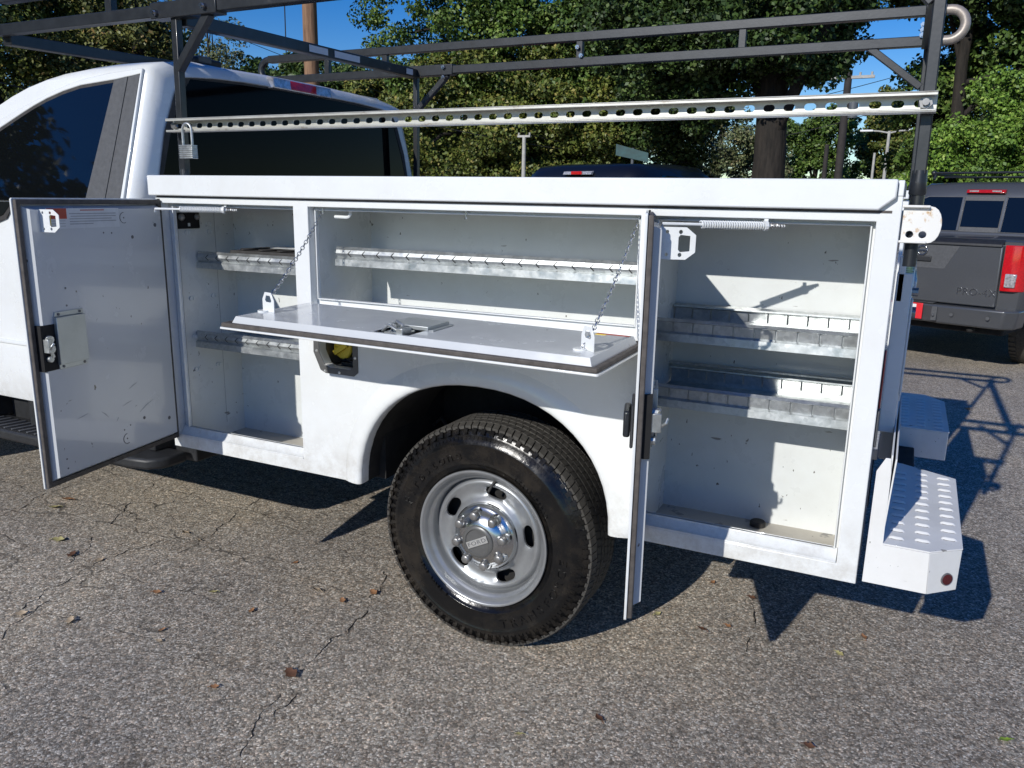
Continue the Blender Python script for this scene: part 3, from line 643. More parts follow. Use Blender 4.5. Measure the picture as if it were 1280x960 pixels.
mb = MB(pl3); mb.box(1.055, 1.085, .053, .064, n3 + .0002, n3 + .0008); mb.build('label_patch', 'yellow', d3)
mb = MB(pl3); mb.box(1.09, 1.150, .055, .057, n3 + .0002, n3 + .0006); mb.box(1.09, 1.15, .068, .070, n3 + .0002, n3 + .0006); mb.build('label_text', 'inklight', d3)
mb = MB(); mb.cyl((-1.775, -.006, 1.0985), (-.59, -.006, 1.0905), .005, 10); mb.build('piano_hinge', 'seal', d3)
# chains with their brackets
def chain(p0, p1, parent, r=.0055, wire=.0014):
    p0, p1 = Vector(p0), Vector(p1); L = (p1 - p0).length; t_ = (p1 - p0) / L; pitch = .0125; n = int(L / pitch); u_ = t_.orthogonal().normalized(); v_ = t_.cross(u_)
    mb = MB()
    for i in range(n):
        sag = -.012 * math.sin(PI * i / n); c_ = p0 + t_ * (i + .5) * pitch * L / (n * pitch) + Vector((0, 0, sag)); s_ = (u_ if i % 2 else v_); pts = []
        for k in range(8):
            th = 2 * PI * k / 8; pts.append(c_ + t_ * math.cos(th) * .0088 + s_ * math.sin(th) * r)
        mb.tube(pts, wire, 4, closed=True)
    return mb.build('chain', 'chrome', parent, smooth=60)
def bracket3(u, v_):
    mb = MB()
    prof = [(-.030, 0), (.030, 0), (.030, .038), (.016, .060), (-.016, .060), (-.030, .038)]
    hole = [(-.013, .030), (.013, .030), (.017, .035), (.010, .050), (-.010, .050), (-.017, .035)]
    plate_holes(mb, [prof, hole], 0, .003, 'xy')
    c_, s_ = math.cos(R_(18)), math.sin(R_(18))
    return mb, prof
for u, v_, ang in ((.060, .245, 14), (1.118, .275, 38)):
    mb, _ = bracket3(u, v_); c_, s_ = math.cos(R_(ang)), math.sin(R_(ang))
    mb.v = [(u + x * c_ - a * s_, v_ + x * s_ + a * c_, n3 + z) for x, z, a in mb.v]; mb.tf = pl3
    o = mb.build('chain_bracket', 'white', d3, bevel=.0008)
    mb = MB(pl3); mb.cyl((u - .02, v_ + .004, n3), (u - .02, v_ + .004, n3 + .004), .018, 14); mb.build('bracket_washer', 'white', o)
cb = pl3(.062, .235, n3 + .05); chain((-1.733, .030, 1.428), cb, d3); chain((-.648, .030, 1.428), pl3(1.118, .262, n3 + .035), d3)
chain(pl3(1.118, .262, n3 + .035), pl3(1.098, .285, n3 + .006), d3)
mb = MB(); mb.cyl((-1.733, .030, 1.435), (-1.733, .030, 1.42), .004, 8); mb.cyl((-.648, .030, 1.435), (-.648, .030, 1.42), .004, 8); mb.build('chain_anchor', 'chrome', side)

# ---------- rear face of the body, tailgate, bed, other side
mb = MB(); mb.box(-.004, .0, .0365, .39, .51, 1.466); mb.box(-2.48, -1.62, .36, .366, .51, 1.466); mb.box(-1.617, -.653, .36, .366, .93, 1.466); mb.box(-.65, -.004, .36, .366, .51, 1.466); mb.box(-2.48, -2.474, .0365, .36, .51, 1.466); mb.box(-2.40, -1.9, .10, .30, .485, .4965); mb.box(-.55, -.1, .10, .30, .485, .4965)
mb.build('side_pack_shell', 'white', T, bevel=.002)
mb = MB(); mb.box(.0003, .006, .020, .060, .98, 1.13); tl = mb.build('tail_light', 'darkred', T, bevel=.003)
mb = MB(); mb.box(.0003, .007, .015, .065, .88, .975); mb.build('reverse_light', 'trim', tl, bevel=.003)
mb = MB(); mb.box(.012, .048, .40, 1.62, .74, 1.285); tg = mb.build('tailgate', 'white', T, bevel=.006)
mb = MB(); mb.box(.0485, .056, .44, 1.58, 1.235, 1.27); mb.box(.0485, .052, .5, 1.5, .9, 1.12); mb.build('tailgate_rib', 'white', tg, bevel=.004)
mb = MB(); mb.cyl((.020, .36, 1.245), (.062, .36, 1.245), .012, 10); mb.cyl((.045, .385, 1.185), (.062, .385, 1.185), .016, 12); mb.build('tailgate_pin', 'lug', tg)
mb = MB(); mb.box(.004, .045, .30, .398, .85, 1.30); mb.box(.0455, .052, .345, .395, .95, 1.225); mb.build('tailgate_post', 'white', T, bevel=.005)
mb = MB(); mb.box(-2.48, .0, 1.62, 2.0, .51, 1.50); mb.box(-2.49, -.002, 1.60, 2.02, 1.503, 1.538); mb.build('far_side_pack', 'white', T, bevel=.004)
mb = MB(); mb.box(-2.48, .010, .52, 1.615, .70, .735); mb.box(-2.50, -2.485, .37, 1.615, .70, 1.46); mb.build('bed', 'white', T, bevel=.003)
mb = MB(); mb.box(-2.7, -1.7, .55, 1.4, .36, .62); mb.box(-2.9, .0, .62, .70, .50, .66); mb.box(-2.9, .0, 1.30, 1.38, .50, .66); mb.box(-1.3, -1.0, .2, 1.8, .33, .43); mb.sphere((-1.15, 1.0, .38), .17, 12); mb.build('chassis', 'grime', T, bevel=.01)

# ---------- step bumper
bz0, bz1 = .522, .634
B = None
mb = MB(); mb.prism([(.014, bz0), (.164, bz0), (.159, bz1 - .0025), (.052, bz1 - .0025), (.050, .826), (.046, .862), (.034, .862), (.016, .825)], -.001, .003)
B = mb.build('step_bumper', 'white_grip', T, bevel=.001)
mb = MB(); mb.hexa([(.164, .003, bz0), (.1645, -.001, bz0), (.1595, -.001, bz1 - .0025), (.159, .003, bz1 - .0025)], [(.229, .066, bz0 - .0), (.2325, .0635, bz0), (.234, .061, bz1 - .0025), (.230, .064, bz1 - .0025)]); mb.box(.229, .233, .066, .655, bz0, bz1 - .0025); mb.build('bumper_end', 'white_grip', B, bevel=.0008)
mb = MB(); mb.prism([(.05, 0), (.160, 0), (.235, .062), (.241, .656), (.085, .745), (.05, .745)], bz1 - .002, bz1 + .002, 'xy'); tr = mb.build('step_tread', 'white_grip', B, bevel=.0008)
mb = MB(); mb.prism([(.05, 1.254), (.242, 1.254), (.240, 1.80), (.165, 1.905), (.05, 1.905)], bz1 - .002, bz1 + .002, 'xy'); tr2 = mb.build('step_tread', 'white_grip', B, bevel=.0008)
mb = MB(); mb.box(.05, .240, 1.254, 1.258, bz0, bz1 - .0025); mb.box(.236, .240, 1.258, 1.8, bz0, bz1 - .0025); mb.box(.014, .16, 1.905, 1.909, bz0, bz1); mb.box(.081, .236, .656, .660, bz0 + .01, bz1 - .0025); mb.build('bumper_end', 'white_grip', B, bevel=.0008)
mb = MB(); mb.prism([(.0, .862), (.0, .64), (.745, .64), (.745, .862)], .046, .050, 'yz')
mb.v = [(x + (.010 if z > .8 else 0), y, z) for x, y, z in mb.v]
mb.box(.046, .050, .0035, 1.905, bz1 + .003, .87); mb.box(.03, .0455, .0035, 1.905, .53, .60); mb.build('bumper_riser', 'white_grip', B, bevel=.001)
mb = MB(); mb.box(.05, .13, .70, 1.25, .47, .56); mb.build('hitch_beam', 'grime', B, bevel=.005)
mb = MB()
for y, z in ((.50, .70), (.95, .72)): mb.cyl((.050, y, z), (.058, y, z), .016, 14); mb.cyl((.058, y, z), (.070, y, z), .010, 6)
mb.build('bumper_bolt', 'plate', B)
rm = Vector((.205, .036, .558)); rn = Vector((.64, -.77, 0)).normalized()
mb = MB(); mb.cyl(rm, rm + rn * .006, .014, 16); rf = mb.build('reflector', 'darkred', B); mb = MB(); mb.cyl(rm, rm + rn * .0045, .0165, 16); mb.build('reflector_rim', 'ink', rf)
# raised louvre cleats
mbc = MB(); L_, W_ = .019, .0085
ringp = [(L_ * math.cos(2 * PI * k / 12), W_ * math.sin(2 * PI * k / 12)) for k in range(12)]
mbc.add([(x, y, 0) for x, y in ringp] + [(x * .82, y * .55 + .001, .0048) for x, y in ringp] + [(x * .5, y * .2 + .001, .0060) for x, y in ringp], [(k, (k + 1) % 12, (k + 1) % 12 + 12, k + 12) for k in range(12)] + [(k + 12, (k + 1) % 12 + 12, (k + 1) % 12 + 24, k + 24) for k in range(12)] + [tuple(range(24, 36))])
mbc.cur = 1; mbc.add([(x * .8, -W_ * .62 - .0016 + y * .28, .0007) for x, y in ringp], [tuple(range(12))]); mbc.cur = 0
first = None; O = OFF['utility_truck']
for trd, ys in ((tr, [.050 + i * .058 for i in range(11)]), (tr2, [1.29 + i * .055 for i in range(10)])):
    for ci, x in enumerate((.082, .143, .205)):
        for i, y in enumerate(ys):
            yy = y + (.012 if ci == 1 else 0)
            if (x > .2 and y < .08 and trd is tr): continue
            if trd is tr and x < .1 and y > .70: continue
            if first is None:
                first = mbc.build('tread_cleat', ['white_grip', 'ink'], None, smooth=50, recalc=False); c_ = first
            else: c_ = first.copy(); COL.objects.link(c_)
            c_.parent = trd; c_.location = Vector((x, yy, bz1 + .0022)) - O

# ---------- wheels
def wheel(cx, cy, cz, parent, steer=0, full=True):
    c = (cx, cy, cz); R0 = .392
    w_ = bpy.data.objects.new('wheel', None); w_.empty_display_size = .1; COL.objects.link(w_); w_.parent = parent; OFF[w_.name] = offs(parent)
    mb = MB()
    prof = [(.030, .222), (.012, .232), (.004, .246), (-.002, .258), (-.0045, .2595), (-.005, .262), (-.004, .2645), (-.005, .275), (-.008, .305), (-.0075, .322), (-.0095, .3245), (-.009, .328), (-.005, .335), (.002, .352), (.006, .356), (.007, .364), (.016, .374), (.030, .379), (.05, .381), (.125, .383), (.20, .381), (.235, .376), (.243, .36), (.255, .31), (.25, .25), (.22, .222)]
    mb.lathe(prof, c, 128)
    for rr_ in (.262, .349): mb.lathe([(-.0105 if rr_ < .3 else -.0035, rr_ - .0015), (-.0125 if rr_ < .3 else -.006, rr_), (-.0105 if rr_ < .3 else -.0025, rr_ + .0015)], c, 96) if False else None
    ty = mb.build('tyre', 'tyre', w_, smooth=50)
    # sidewall: shoulder ribs and raised lettering
    mb = MB(); nb = 72
    for k in range(nb):
        th = 2 * PI * k / nb
        ca, sa = math.cos(th), math.sin(th)
        def pt(r, t, y): return (cx + r * ca - t * sa, cy + y, cz + r * sa + t * ca)
        wd = .0075
        mb.hexa([pt(.361, -wd, .004), pt(.361, wd, .004), pt(.374, wd, .013), pt(.374, -wd, .013)], [pt(.361, -wd, -.002), pt(.361, wd, -.002), pt(.378, wd, .010), pt(.378, -wd, .010)])
    for k in range(144):
        th = 2 * PI * k / 144; ca, sa = math.cos(th), math.sin(th)
        def pt(r, t, y): return (cx + r * ca - t * sa, cy + y, cz + r * sa + t * ca)
        mb.hexa([pt(.343, -.0012, -.001), pt(.343, .0012, -.001), pt(.352, .0012, .004), pt(.352, -.0012, .004)], [pt(.343, -.0012, -.0045), pt(.343, .0012, -.0045), pt(.352, .0012, .001), pt(.352, -.0012, .001)])
    mb.build('sidewall_rib', 'tyre', ty, smooth=30)
    if full:
        mb = MB()
        def arc_text(s, r, a_mid, size, step, up=1):
            for i, ch in enumerate(s):
                if ch == ' ': continue
                a = R_(a_mid) - up * (i - (len(s) - 1) / 2) * step
                er = Vector((math.cos(a), 0, math.sin(a))); et = Vector((math.sin(a), 0, -math.cos(a))) * up
                text_mb(mb, ch, size, lambda x, y, z: Vector(c) + er * (r + up * y) + et * x + Vector((0, -.0072 - z, 0)), .0065, 1, 1.15)
        arc_text('Firestone', .292, 135, .046, R_(7.0)); arc_text('TRANSFORCE', .298, -38, .040, R_(7.6), -1)
        arc_text('LT245/75R17', .262, 45, .016, R_(3.3)); arc_text('LOAD RANGE E', .262, -135, .012, R_(2.8), -1)
        mb.build('sidewall_lettering', 'tyre', ty, smooth=0)
    # tread blocks
    mb = MB(); nb = 96
    ribs = [(.012, .042, .006), (.046, .076, -.006), (.082, .108, .005), (.112, .138, -.005), (.144, .170, .005), (.174, .202, -.006), (.206, .236, .006)]
    for ri, (y0, y1, sk) in enumerate(ribs):
        for k in range(nb):
            th0 = 2 * PI * (k + (.5 if ri % 2 else 0)) / nb; gap = .09 if ri in (0, 6) else .05
            dth = 2 * PI / nb * (1 - gap * 2)
            def P_(th, y, r): return (cx + r * math.cos(th), cy + y, cz + r * math.sin(th))
            s_ = sk / R0; ro0 = R0 - (.008 if ri == 0 else 0); ro1 = R0 - (.008 if ri == 6 else 0)
            a = [P_(th0, y0, .374), P_(th0 + dth, y0, .374), P_(th0 + dth + s_, y1, .374), P_(th0 + s_, y1, .374)]
            tm0 = th0 + dth * .5
            b_ = [P_(th0, y0 + .001, ro0), P_(th0 + dth, y0 + .001, ro0), P_(th0 + dth + s_, y1 - .001, ro1), P_(th0 + s_, y1 - .001, ro1)]
            mb.hexa(a, b_)
            # sipe: a raised twin step in the middle of each block
    o = mb.build('tread', 'tread', ty, smooth=0)
    # rim
    mb = MB(); mb.lathe([(.010, .224), (-.001, .226), (-.005, .231), (-.004, .2365), (.0, .2385), (.004, .237)], c, 96)
    mb.lathe([(-.001, .226), (.004, .2205), (.014, .218), (.022, .212), (.026, .205), (.030, .2035), (.040, .2025), (.060, .2015), (.066, .196), (.068, .190)], c, 96)
    rim = mb.build('rim', 'steel', w_, smooth=50)
    def yprof(r):
        pts = [(.085, .034), (.112, .034), (.122, .040), (.135, .050), (.150, .052), (.168, .046), (.180, .040), (.188, .040), (.195, .052), (.2015, .064)]
        for (r0, y0), (r1, y1) in zip(pts, pts[1:]):
            if r <= r1: return y0 + (y1 - y0) * max(0, (r - r0)) / (r1 - r0)
        return pts[-1][1]
    mb = MB(); sm = 6
    for hidx in range(5):
        tc = R_(80 + 72 * hidx); rin, rout, rc_ = .120, .182, .153
        nn_ = 48; rings = []
        hw = R_(36) * rc_; hh0, hh1 = rin - rc_, rout - rc_
        per = [(-hw + 2 * hw * q / 18, hh1) for q in range(18)] + [(hw, hh1 + (hh0 - hh1) * q / 6) for q in range(6)] + [(hw - 2 * hw * q / 18, hh0) for q in range(18)] + [(-hw, hh0 + (hh1 - hh0) * q / 6) for q in range(6)]
        for ox, orr in per:
            a = math.atan2(orr * 1.4, ox * .8); ca, sa = math.cos(a), math.sin(a)
            e = 2.6; ov = (abs(ca) ** e / .0385 ** e + abs(sa) ** e / .0195 ** e) ** (-1 / e)
            tx, rx = ca * ov, sa * ov
            rings.append([((tx + (ox - tx) * q / sm) / rc_, rc_ + rx + (orr - rx) * q / sm) for q in range(sm + 1)])
        vs = []
        for k in range(nn_):
            th0, r0 = rings[k][0]; vs.append((cx + r0 * math.cos(tc + th0), cy + yprof(r0) + .010, cz + r0 * math.sin(tc + th0)))
            for j, (th_, r_) in enumerate(rings[k]): vs.append((cx + r_ * math.cos(tc + th_), cy + yprof(r_) + (.002 if j == 0 else 0), cz + r_ * math.sin(tc + th_)))
        mm = sm + 2
        mb.add(vs, [(k * mm + j, k * mm + j + 1, ((k + 1) % nn_) * mm + j + 1, ((k + 1) % nn_) * mm + j) for k in range(nn_) for j in range(mm - 1)])
    mb.lathe([(yprof(r_), r_) for r_ in (.0, .085, .104, .112, .120)], c, 80); mb.lathe([(yprof(r_), r_) for r_ in (.182, .188, .195, .2015)], c, 80)
    mb.build('wheel_disc', 'steel', rim, smooth=60)
    mb = MB(); mb.lathe([(.10, .02), (.10, .19), (.16, .195)], c, 40); mb.build('brake_drum', 'grime', w_)
    if full:
        mb = MB(); mb.lathe([(.034, .117), (.026, .116), (.018, .110), (.012, .104), (.010, .098), (.000, .092), (-.008, .082), (-.016, .070), (-.020, .060), (-.021, .056)], c, 64)
        hub = mb.build('hub_cover', 'chrome', w_, smooth=60)
        mb = MB()
        for k in range(8):
            th = R_(12 + 45 * k); a = Vector((cx + .087 * math.cos(th), cy, cz + .087 * math.sin(th)))
            mb.lathe([(.020, .0215), (.004, .0205), (-.004, .0185), (-.008, .0155)], a, 18)
        mb.build('lug_boss', 'chrome', hub, smooth=60)
        for k in range(8):
            th = R_(12 + 45 * k); a = Vector((cx + .087 * math.cos(th), cy, cz + .087 * math.sin(th)))
            mb = MB(); mb.lathe([(-.006, .0150), (-.022, .0150), (-.026, .0135), (-.0275, .008), (-.028, .0005)], a, 18); mb.build('lug_nut', 'lug', hub, smooth=60)
        mb = MB(); mb.lathe([(-.016, .056), (-.026, .056), (-.029, .053), (-.030, .045), (-.026, .042), (-.026, .0005)], c, 48); cap = mb.build('centre_cap', 'cap', hub, smooth=40)
        ang = R_(27); ex = Vector((math.cos(ang), 0, math.sin(ang))); ez = Vector((-math.sin(ang), 0, math.cos(ang)))
        pf = lambda x, y, z: Vector(c) + ex * x + ez * y + Vector((0, -.0275 - z, 0))
        mb = MB(pf); mb.box(-.041, .041, -.0115, .0115, 0, .0035); bd = mb.build('badge_plate', 'plate', hub, bevel=.0006)
        mb = MB(); text_mb(mb, 'FORD', .0185, lambda x, y, z: pf(x, y, z + .0037), .001, 1.1, 1.45); mb.build('badge_lettering', 'ink', hub, smooth=0)
        mb = MB(); mb.tube([(cx + .03, cy + .040, cz + .198), (cx + .020, cy + .03, cz + .180), (cx + .012, cy + .024, cz + .160)], .0045, 8); mb.build('valve_stem', 'rubber', w_)
        mb = MB()
        for k in range(5): 
            a = R_(-118 + k * .9); 
        a0 = [R_(-124 + k * 2) for k in range(6)]
        mb.tube([(cx + .233 * math.cos(a), cy - .0065, cz + .233 * math.sin(a)) for a in a0], .0035, 6); mb.build('balance_weight', 'lug', w_)
    return w_
wheel(-1.137, .048, .377, T)
wheel(-1.137, 1.72, .377, T, full=False)
wheel(-4.95, .06, .377, T, full=False); wheel(-4.95, 1.70, .377, T, full=False)

# ---------- cab
def ys(z, k=.16 / .52): return 0. if z < 1.43 else (z - 1.43) * k
def xback(z): return -2.635 - .012 * max(0, min(1, (z - 1.2) / .75))
st = [(0, 1.985), (-.12, 1.990), (-.24, 1.990), (-.36, 1.983), (-.47, 1.971), (-.58, 1.953), (-.69, 1.927), (-.79, 1.893), (-.89, 1.850), (-1.0, 1.797), (-1.15, 1.722), (-1.40, 1.595), (-1.75, 1.44), (-1.78, 1.28), (-2.2, 1.27), (-2.9, 1.24), (-3.45, 1.15), (-3.52, .62)]
def section(dx, zr):
    z_side = min(1.95, zr - .035); pts = []
    for z in (.575, .62, .80, .83, 1.0, 1.2, 1.40, 1.43, 1.52, 1.64, 1.76, 1.86, 1.915, 1.945):
        zz = min(z, z_side); y = ys(zz) + (.010 if zz < .60 else 0) - (.008 if .65 < zz < .82 else 0)
        pts.append((y, zz))
    y0 = ys(z_side)
    for q in (.35, .62, .82, .94, 1.0): a = q * PI / 2; pts.append((y0 + .16 * math.sin(a) ** 1.5 + .02 * q, z_side + (zr - z_side) * (1 - (1 - q) ** 2) * .92))
    for yy in (.35, .55, .8, 1.0): pts.append((max(yy, y0 + .2), zr + (.010 if yy > .6 else .004)))
    half = pts; full_ = half + [(2.0 - y, z) for y, z in reversed(half[:-1])]
    return full_
mb = MB(); vs = []; fs = []; secs = []
for i, (dx, zr) in enumerate(st):
    s_ = section(dx, zr); secs.append(len(s_))
    for y, z in s_: vs.append((xback(z) + dx, y, z))
m_ = secs[0]
for i in range(len(st) - 1):
    for k in range(m_ - 1): fs.append((i * m_ + k, i * m_ + k + 1, (i + 1) * m_ + k + 1, (i + 1) * m_ + k))
# rounded rear corner ring then the recessed back wall
b0 = len(vs)
cen = Vector((0, 1.0, 1.3))
for ins, dx in ((.018, .022), (.050, .034)):
    for (y, z) in section(0, st[0][1]):
        sy = (1.0 - y); yy = 1.0 - math.copysign(max(0, abs(sy) - ins), sy) if abs(sy) > ins else y
        zz = z - ins * .9 if z > 1.85 else z; vs.append((xback(zz) - .0 + dx - (.0 if ins < .03 else .0), yy, zz))
fs += [(k + 1, k, b0 + k, b0 + k + 1) for k in range(m_ - 1)] + [(b0 + k + 1, b0 + k, b0 + m_ + k, b0 + m_ + k + 1) for k in range(m_ - 1)]
fs.append(tuple(range(b0 + m_, b0 + 2 * m_)))
mb.add(vs, fs); cab = mb.build('cab', 'white', T, smooth=62)
def sp(x, z, off): # point on the leaning side plane
    nrm = Vector((0, -1, .16 / .52)).normalized() if z > 1.43 else Vector((0, -1, 0)); p = Vector((x, ys(z), z)) + nrm * off; return tuple(p)
def side_plate(name, poly, o0, o1, mk, parent, bevel=0., holes=None):
    mb = MB(); plate_holes(mb, [poly] + (holes or []), 0, 1, 'xz')
    mb.v = [sp(x, z, o0 + (o1 - o0) * a) for x, a, z in mb.v]; return mb.build(name, mk, parent, bevel=bevel, smooth=30)
gt = [(-2.80, 1.885), (-3.0, 1.870), (-3.10, 1.850), (-3.195, 1.823), (-3.265, 1.798), (-3.333, 1.769), (-3.40, 1.739), (-3.473, 1.706), (-3.72, 1.56), (-3.90, 1.431)]
go = [(-2.797, 1.897), (-3.0, 1.883), (-3.10, 1.864), (-3.195, 1.838), (-3.265, 1.813), (-3.333, 1.785), (-3.40, 1.755), (-3.473, 1.722), (-3.74, 1.566), (-3.925, 1.431)]
frm = [(-2.66, 1.932), (-2.84, 1.922), (-2.95, 1.911), (-3.042, 1.896), (-3.15, 1.869), (-3.247, 1.838), (-3.36, 1.800), (-3.486, 1.756), (-3.76, 1.60), (-3.985, 1.431)]
fr = side_plate('door_frame', frm + go[::-1] + [(-2.668, 1.912), (-2.660, 1.431), (-2.643, 1.431)], .001, .012, 'white', cab, .003)
side_plate('window_rubber', go + [(-2.852, 1.431)], .003, .0078, 'rubber', cab)
side_plate('window_rubber', [(-3.290, 1.429), (-3.355, 1.36), (-3.60, 1.292), (-3.94, 1.27), (-3.96, 1.429)], .003, .0078, 'rubber', cab)
side_plate('side_window', gt + [(-2.852, 1.431)], .005, .0095, 'glass', cab)
side_plate('side_window', [(-3.302, 1.429), (-3.37, 1.375), (-3.60, 1.31), (-3.90, 1.29), (-3.92, 1.429)], .005, .0095, 'glass', cab)
side_plate('pillar_trim', [(-2.668, 1.912), (-2.728, 1.904), (-2.739, 1.431), (-2.660, 1.431)], .002, .0125, 'trim', cab, .002)
side_plate('pillar_trim', [(-2.7295, 1.9035), (-2.802, 1.893), (-2.850, 1.431), (-2.7405, 1.431)], .002, .015, 'trim', cab, .002)
mb = MB()                                               # door shut line
for a, b_ in (((-2.627, 1.33), (-2.627, .66)),):
    mb.tube([sp(a[0], a[1], .0006), sp(b_[0], b_[1], .0006)], .0022, 6)
mb.build('shut_line', 'ink', cab)
# body crease line on the lower door
mb = MB(); mb.prism([(-.0095, .835), (-.004, .842), (.001, .842), (.001, .826), (-.0095, .826)], -3.9, -2.64, 'yz'); mb.build('body_crease', 'white', cab, bevel=.002)
# rear window + roof lip on the back of the cab
def bk(y, z, off): return (xback(z) + .034 + off, y, z)
rw = [(.13, 1.30), (.135, 1.52), (.185, 1.70), (.25, 1.85), (.31, 1.925), (.6, 1.938), (1.0, 1.945), (1.4, 1.938), (1.69, 1.925), (1.75, 1.85), (1.815, 1.70), (1.865, 1.52), (1.87, 1.30)]
mb = MB(); plate_holes(mb, [rw], 0, 1, 'yz'); mb.v = [bk(y, z, .0005 + a * .004) for a, y, z in mb.v]; rwin = mb.build('rear_window', 'glass_rear', cab, smooth=20)
rwo = [(1 + (y - 1) * 1.012, z + (.008 if z > 1.6 else -.01)) for y, z in rw]
mb = MB(); plate_holes(mb, [rwo, [(1 + (y - 1) * .985, z - (.010 if z > 1.6 else -.012)) for y, z in rw]], 0, 1, 'yz'); mb.v = [bk(y, z, .0048 + a * .002) for a, y, z in mb.v]; mb.build('window_frame', 'rubber', rwin, smooth=20)
mb = MB(); ysn = [.27, .34, .45, .6, .8, 1.0, 1.2, 1.4, 1.55, 1.66, 1.74, 1.80]
vs = []
for y in ysn:
    q = abs(y - 1) / .8; drop = .035 * q ** 4; zt = 1.990 - drop; zl = 1.942 - drop * 1.1
    vs += [(-2.68, y, zt + .006), (-2.63, y, zt), (-2.604, y, zt - .014), (-2.594, y, zl), (-2.62, y, zl - .004)]
mb.add(vs, [(i * 5 + k, i * 5 + k + 1, (i + 1) * 5 + k + 1, (i + 1) * 5 + k) for i in range(len(ysn) - 1) for k in range(4)]); mb.build('roof_lip', 'white', cab, smooth=50)
mb = MB(); mb.hexa([(-2.604, .750, 1.934), (-2.604, 1.190, 1.932), (-2.606, 1.190, 1.984), (-2.606, .750, 1.986)], [(-2.580, .77, 1.938), (-2.580, 1.17, 1.936), (-2.586, 1.17, 1.980), (-2.586, .77, 1.982)]); hl = mb.build('high_brake_light', 'clearlens', cab, bevel=.004)
mb = MB(); mb.hexa([(-2.588, .87, 1.940), (-2.588, 1.06, 1.939), (-2.590, 1.07, 1.979), (-2.590, .87, 1.980)], [(-2.577, .885, 1.942), (-2.577, 1.055, 1.941), (-2.582, 1.055, 1.977), (-2.582, .89, 1.978)]); mb.build('red_lens', 'redbright', hl, bevel=.002)
mb = MB(); mb.box(-2.80, -2.68, .42, .57, 1.990, 2.022); ra = mb.build('roof_marker', 'plastic', cab, bevel=.01); mb = MB(); mb.box(-2.72, -2.677, .44, .51, 2.0, 2.028); mb.build('marker_face', 'cap', ra, bevel=.006)
mb = MB(); mb.box(-3.0, -2.9, 1.36, 1.52, 1.99, 2.015); mb.build('roof_marker', 'cap', cab, bevel=.008)
# running board
mb = MB(); mb.prism([(-4.2, -.075), (-2.66, -.075), (-2.58, -.060), (-2.54, -.02), (-2.53, .03), (-2.53, .10), (-4.2, .10)], .405, .450, 'xy'); rb = mb.build('running_board', 'plastic', T, bevel=.012, seg=3)
mb = MB()
for k in range(27):
    x = -4.1 + k * .052; mb.bar((x, -.055, .4525), (x + .03, .06, .4525), .014, .006)
mb.build('grip_rib', 'trim', rb, bevel=.002)
mb = MB()
for x in (-3.75, -3.42, -3.05, -2.7): mb.box(x, x + .07, .03, .25, .45, .60)
mb.box(-4.3, -2.5, .12, .3, .40, .62); mb.build('bracket_and_light_stop', 'plastic', rb, bevel=.006)  # long unseen box added behind the board to stop sunlight passing underneath
mb = MB(); mb.box(-4.3, -2.50, .30, 1.7, .42, .60); mb.build('floor_pan', 'grime', cab, bevel=.02)

# ---------- ladder rack
RK = bpy.data.objects.new('ladder_rack', None); COL.objects.link(RK); RK.parent = T; OFF['ladder_rack'] = OFF['utility_truck']
yn, yf = .05, 1.80; ZL, ZU = 2.095, 2.211; ZLf, ZUf = 2.139, 2.256
def rail(p0, p1, w_=.040, h=.040): mb = MB(); mb.bar(p0, p1, w_, h); return mb.build('rack_rail', 'black', RK, bevel=.003)
rail((-3.35, yn, ZL), (.10, yn, ZL)); rail((-3.30, yn, ZU), (.10, yn, ZU))
rail((-3.53, yf, ZLf), (.05, yf, ZLf)); rail((-3.53, yf, ZUf), (.05, yf, ZUf))
def ubend(x, y, z0, z1, sgn, mk='pipe'):
    r = (z1 - z0) / 2; zc = (z0 + z1) / 2; mb = MB(); mb.tube([(x, y, z0)] + [(x + sgn * (.02 + r * math.sin(PI * k / 12)), y, zc - r * math.cos(PI * k / 12)) for k in range(13)] + [(x, y, z1)], .0195, 14); mb.build('rail_bend', mk, RK, smooth=60)
ubend(.045, yf, ZLf, ZUf, 1); ubend(.095, yn, ZL, ZU, 1); ubend(-3.52, yf, ZLf, ZUf, -1, 'black'); ubend(-3.35, yn, ZL, ZU, -1, 'black')
def post(x, y, z0, z1, xt=None, yt=None):
    mb = MB(); mb.bar((x, y, z0), (x if xt is None else xt, y if yt is None else yt, z1), .0275, .0275, (0, 1, 0)); return mb.build('rack_post', 'black', RK, bevel=.003)
post(.028, yn, 1.55, ZU + .05, .022); post(-2.374, yn, 1.545, ZL, -2.362)
post(.005, yf, 1.55, ZUf, -.005); post(-2.505, yf, 1.545, ZLf, -2.500)
for x, y in ((.028, yn), (-2.374, yn), (.005, yf), (-2.505, yf)):
    mb = MB(); mb.lathe([(.045, .0165), (.02, .0178), (-.008, .0195), (-.012, .017)], (x, y, 1.515), 20, 'z'); mb.build('post_collar', 'black', RK, smooth=40)
mb = MB(); mb.cyl((.030, yn, 1.515), (.030, yn, 1.335), .0150, 16); mb.build('post_foot', 'black', RK)
def crossbar(p0, p1, s=.045): mb = MB(); mb.bar(p0, p1, s, s); return mb.build('rack_crossbar', 'black', RK, bevel=.003)
cbm = crossbar((-2.36, yn + .02, 2.070), (-2.500, yf, 2.128)); crossbar((-3.335, yn + .02, 2.066), (-3.50, yf, 2.128)); crossbar((.02, yn + .02, 2.07), (-.005, yf - .02, 2.128))
for x, y, z in ((-2.31, yn, ZL), (-2.42, yf, ZLf)): mb = MB(); mb.box(x - .15, x + .16, y - .026, y + .026, z - .027, z + .027); mb.build('rail_sleeve', 'black', RK, bevel=.003)
mb = MB(); mb.box(-2.45, -2.13, yn - .026, yn + .026, ZL + .045, ZL + .080); mb.build('rail_sleeve', 'black', RK, bevel=.003)
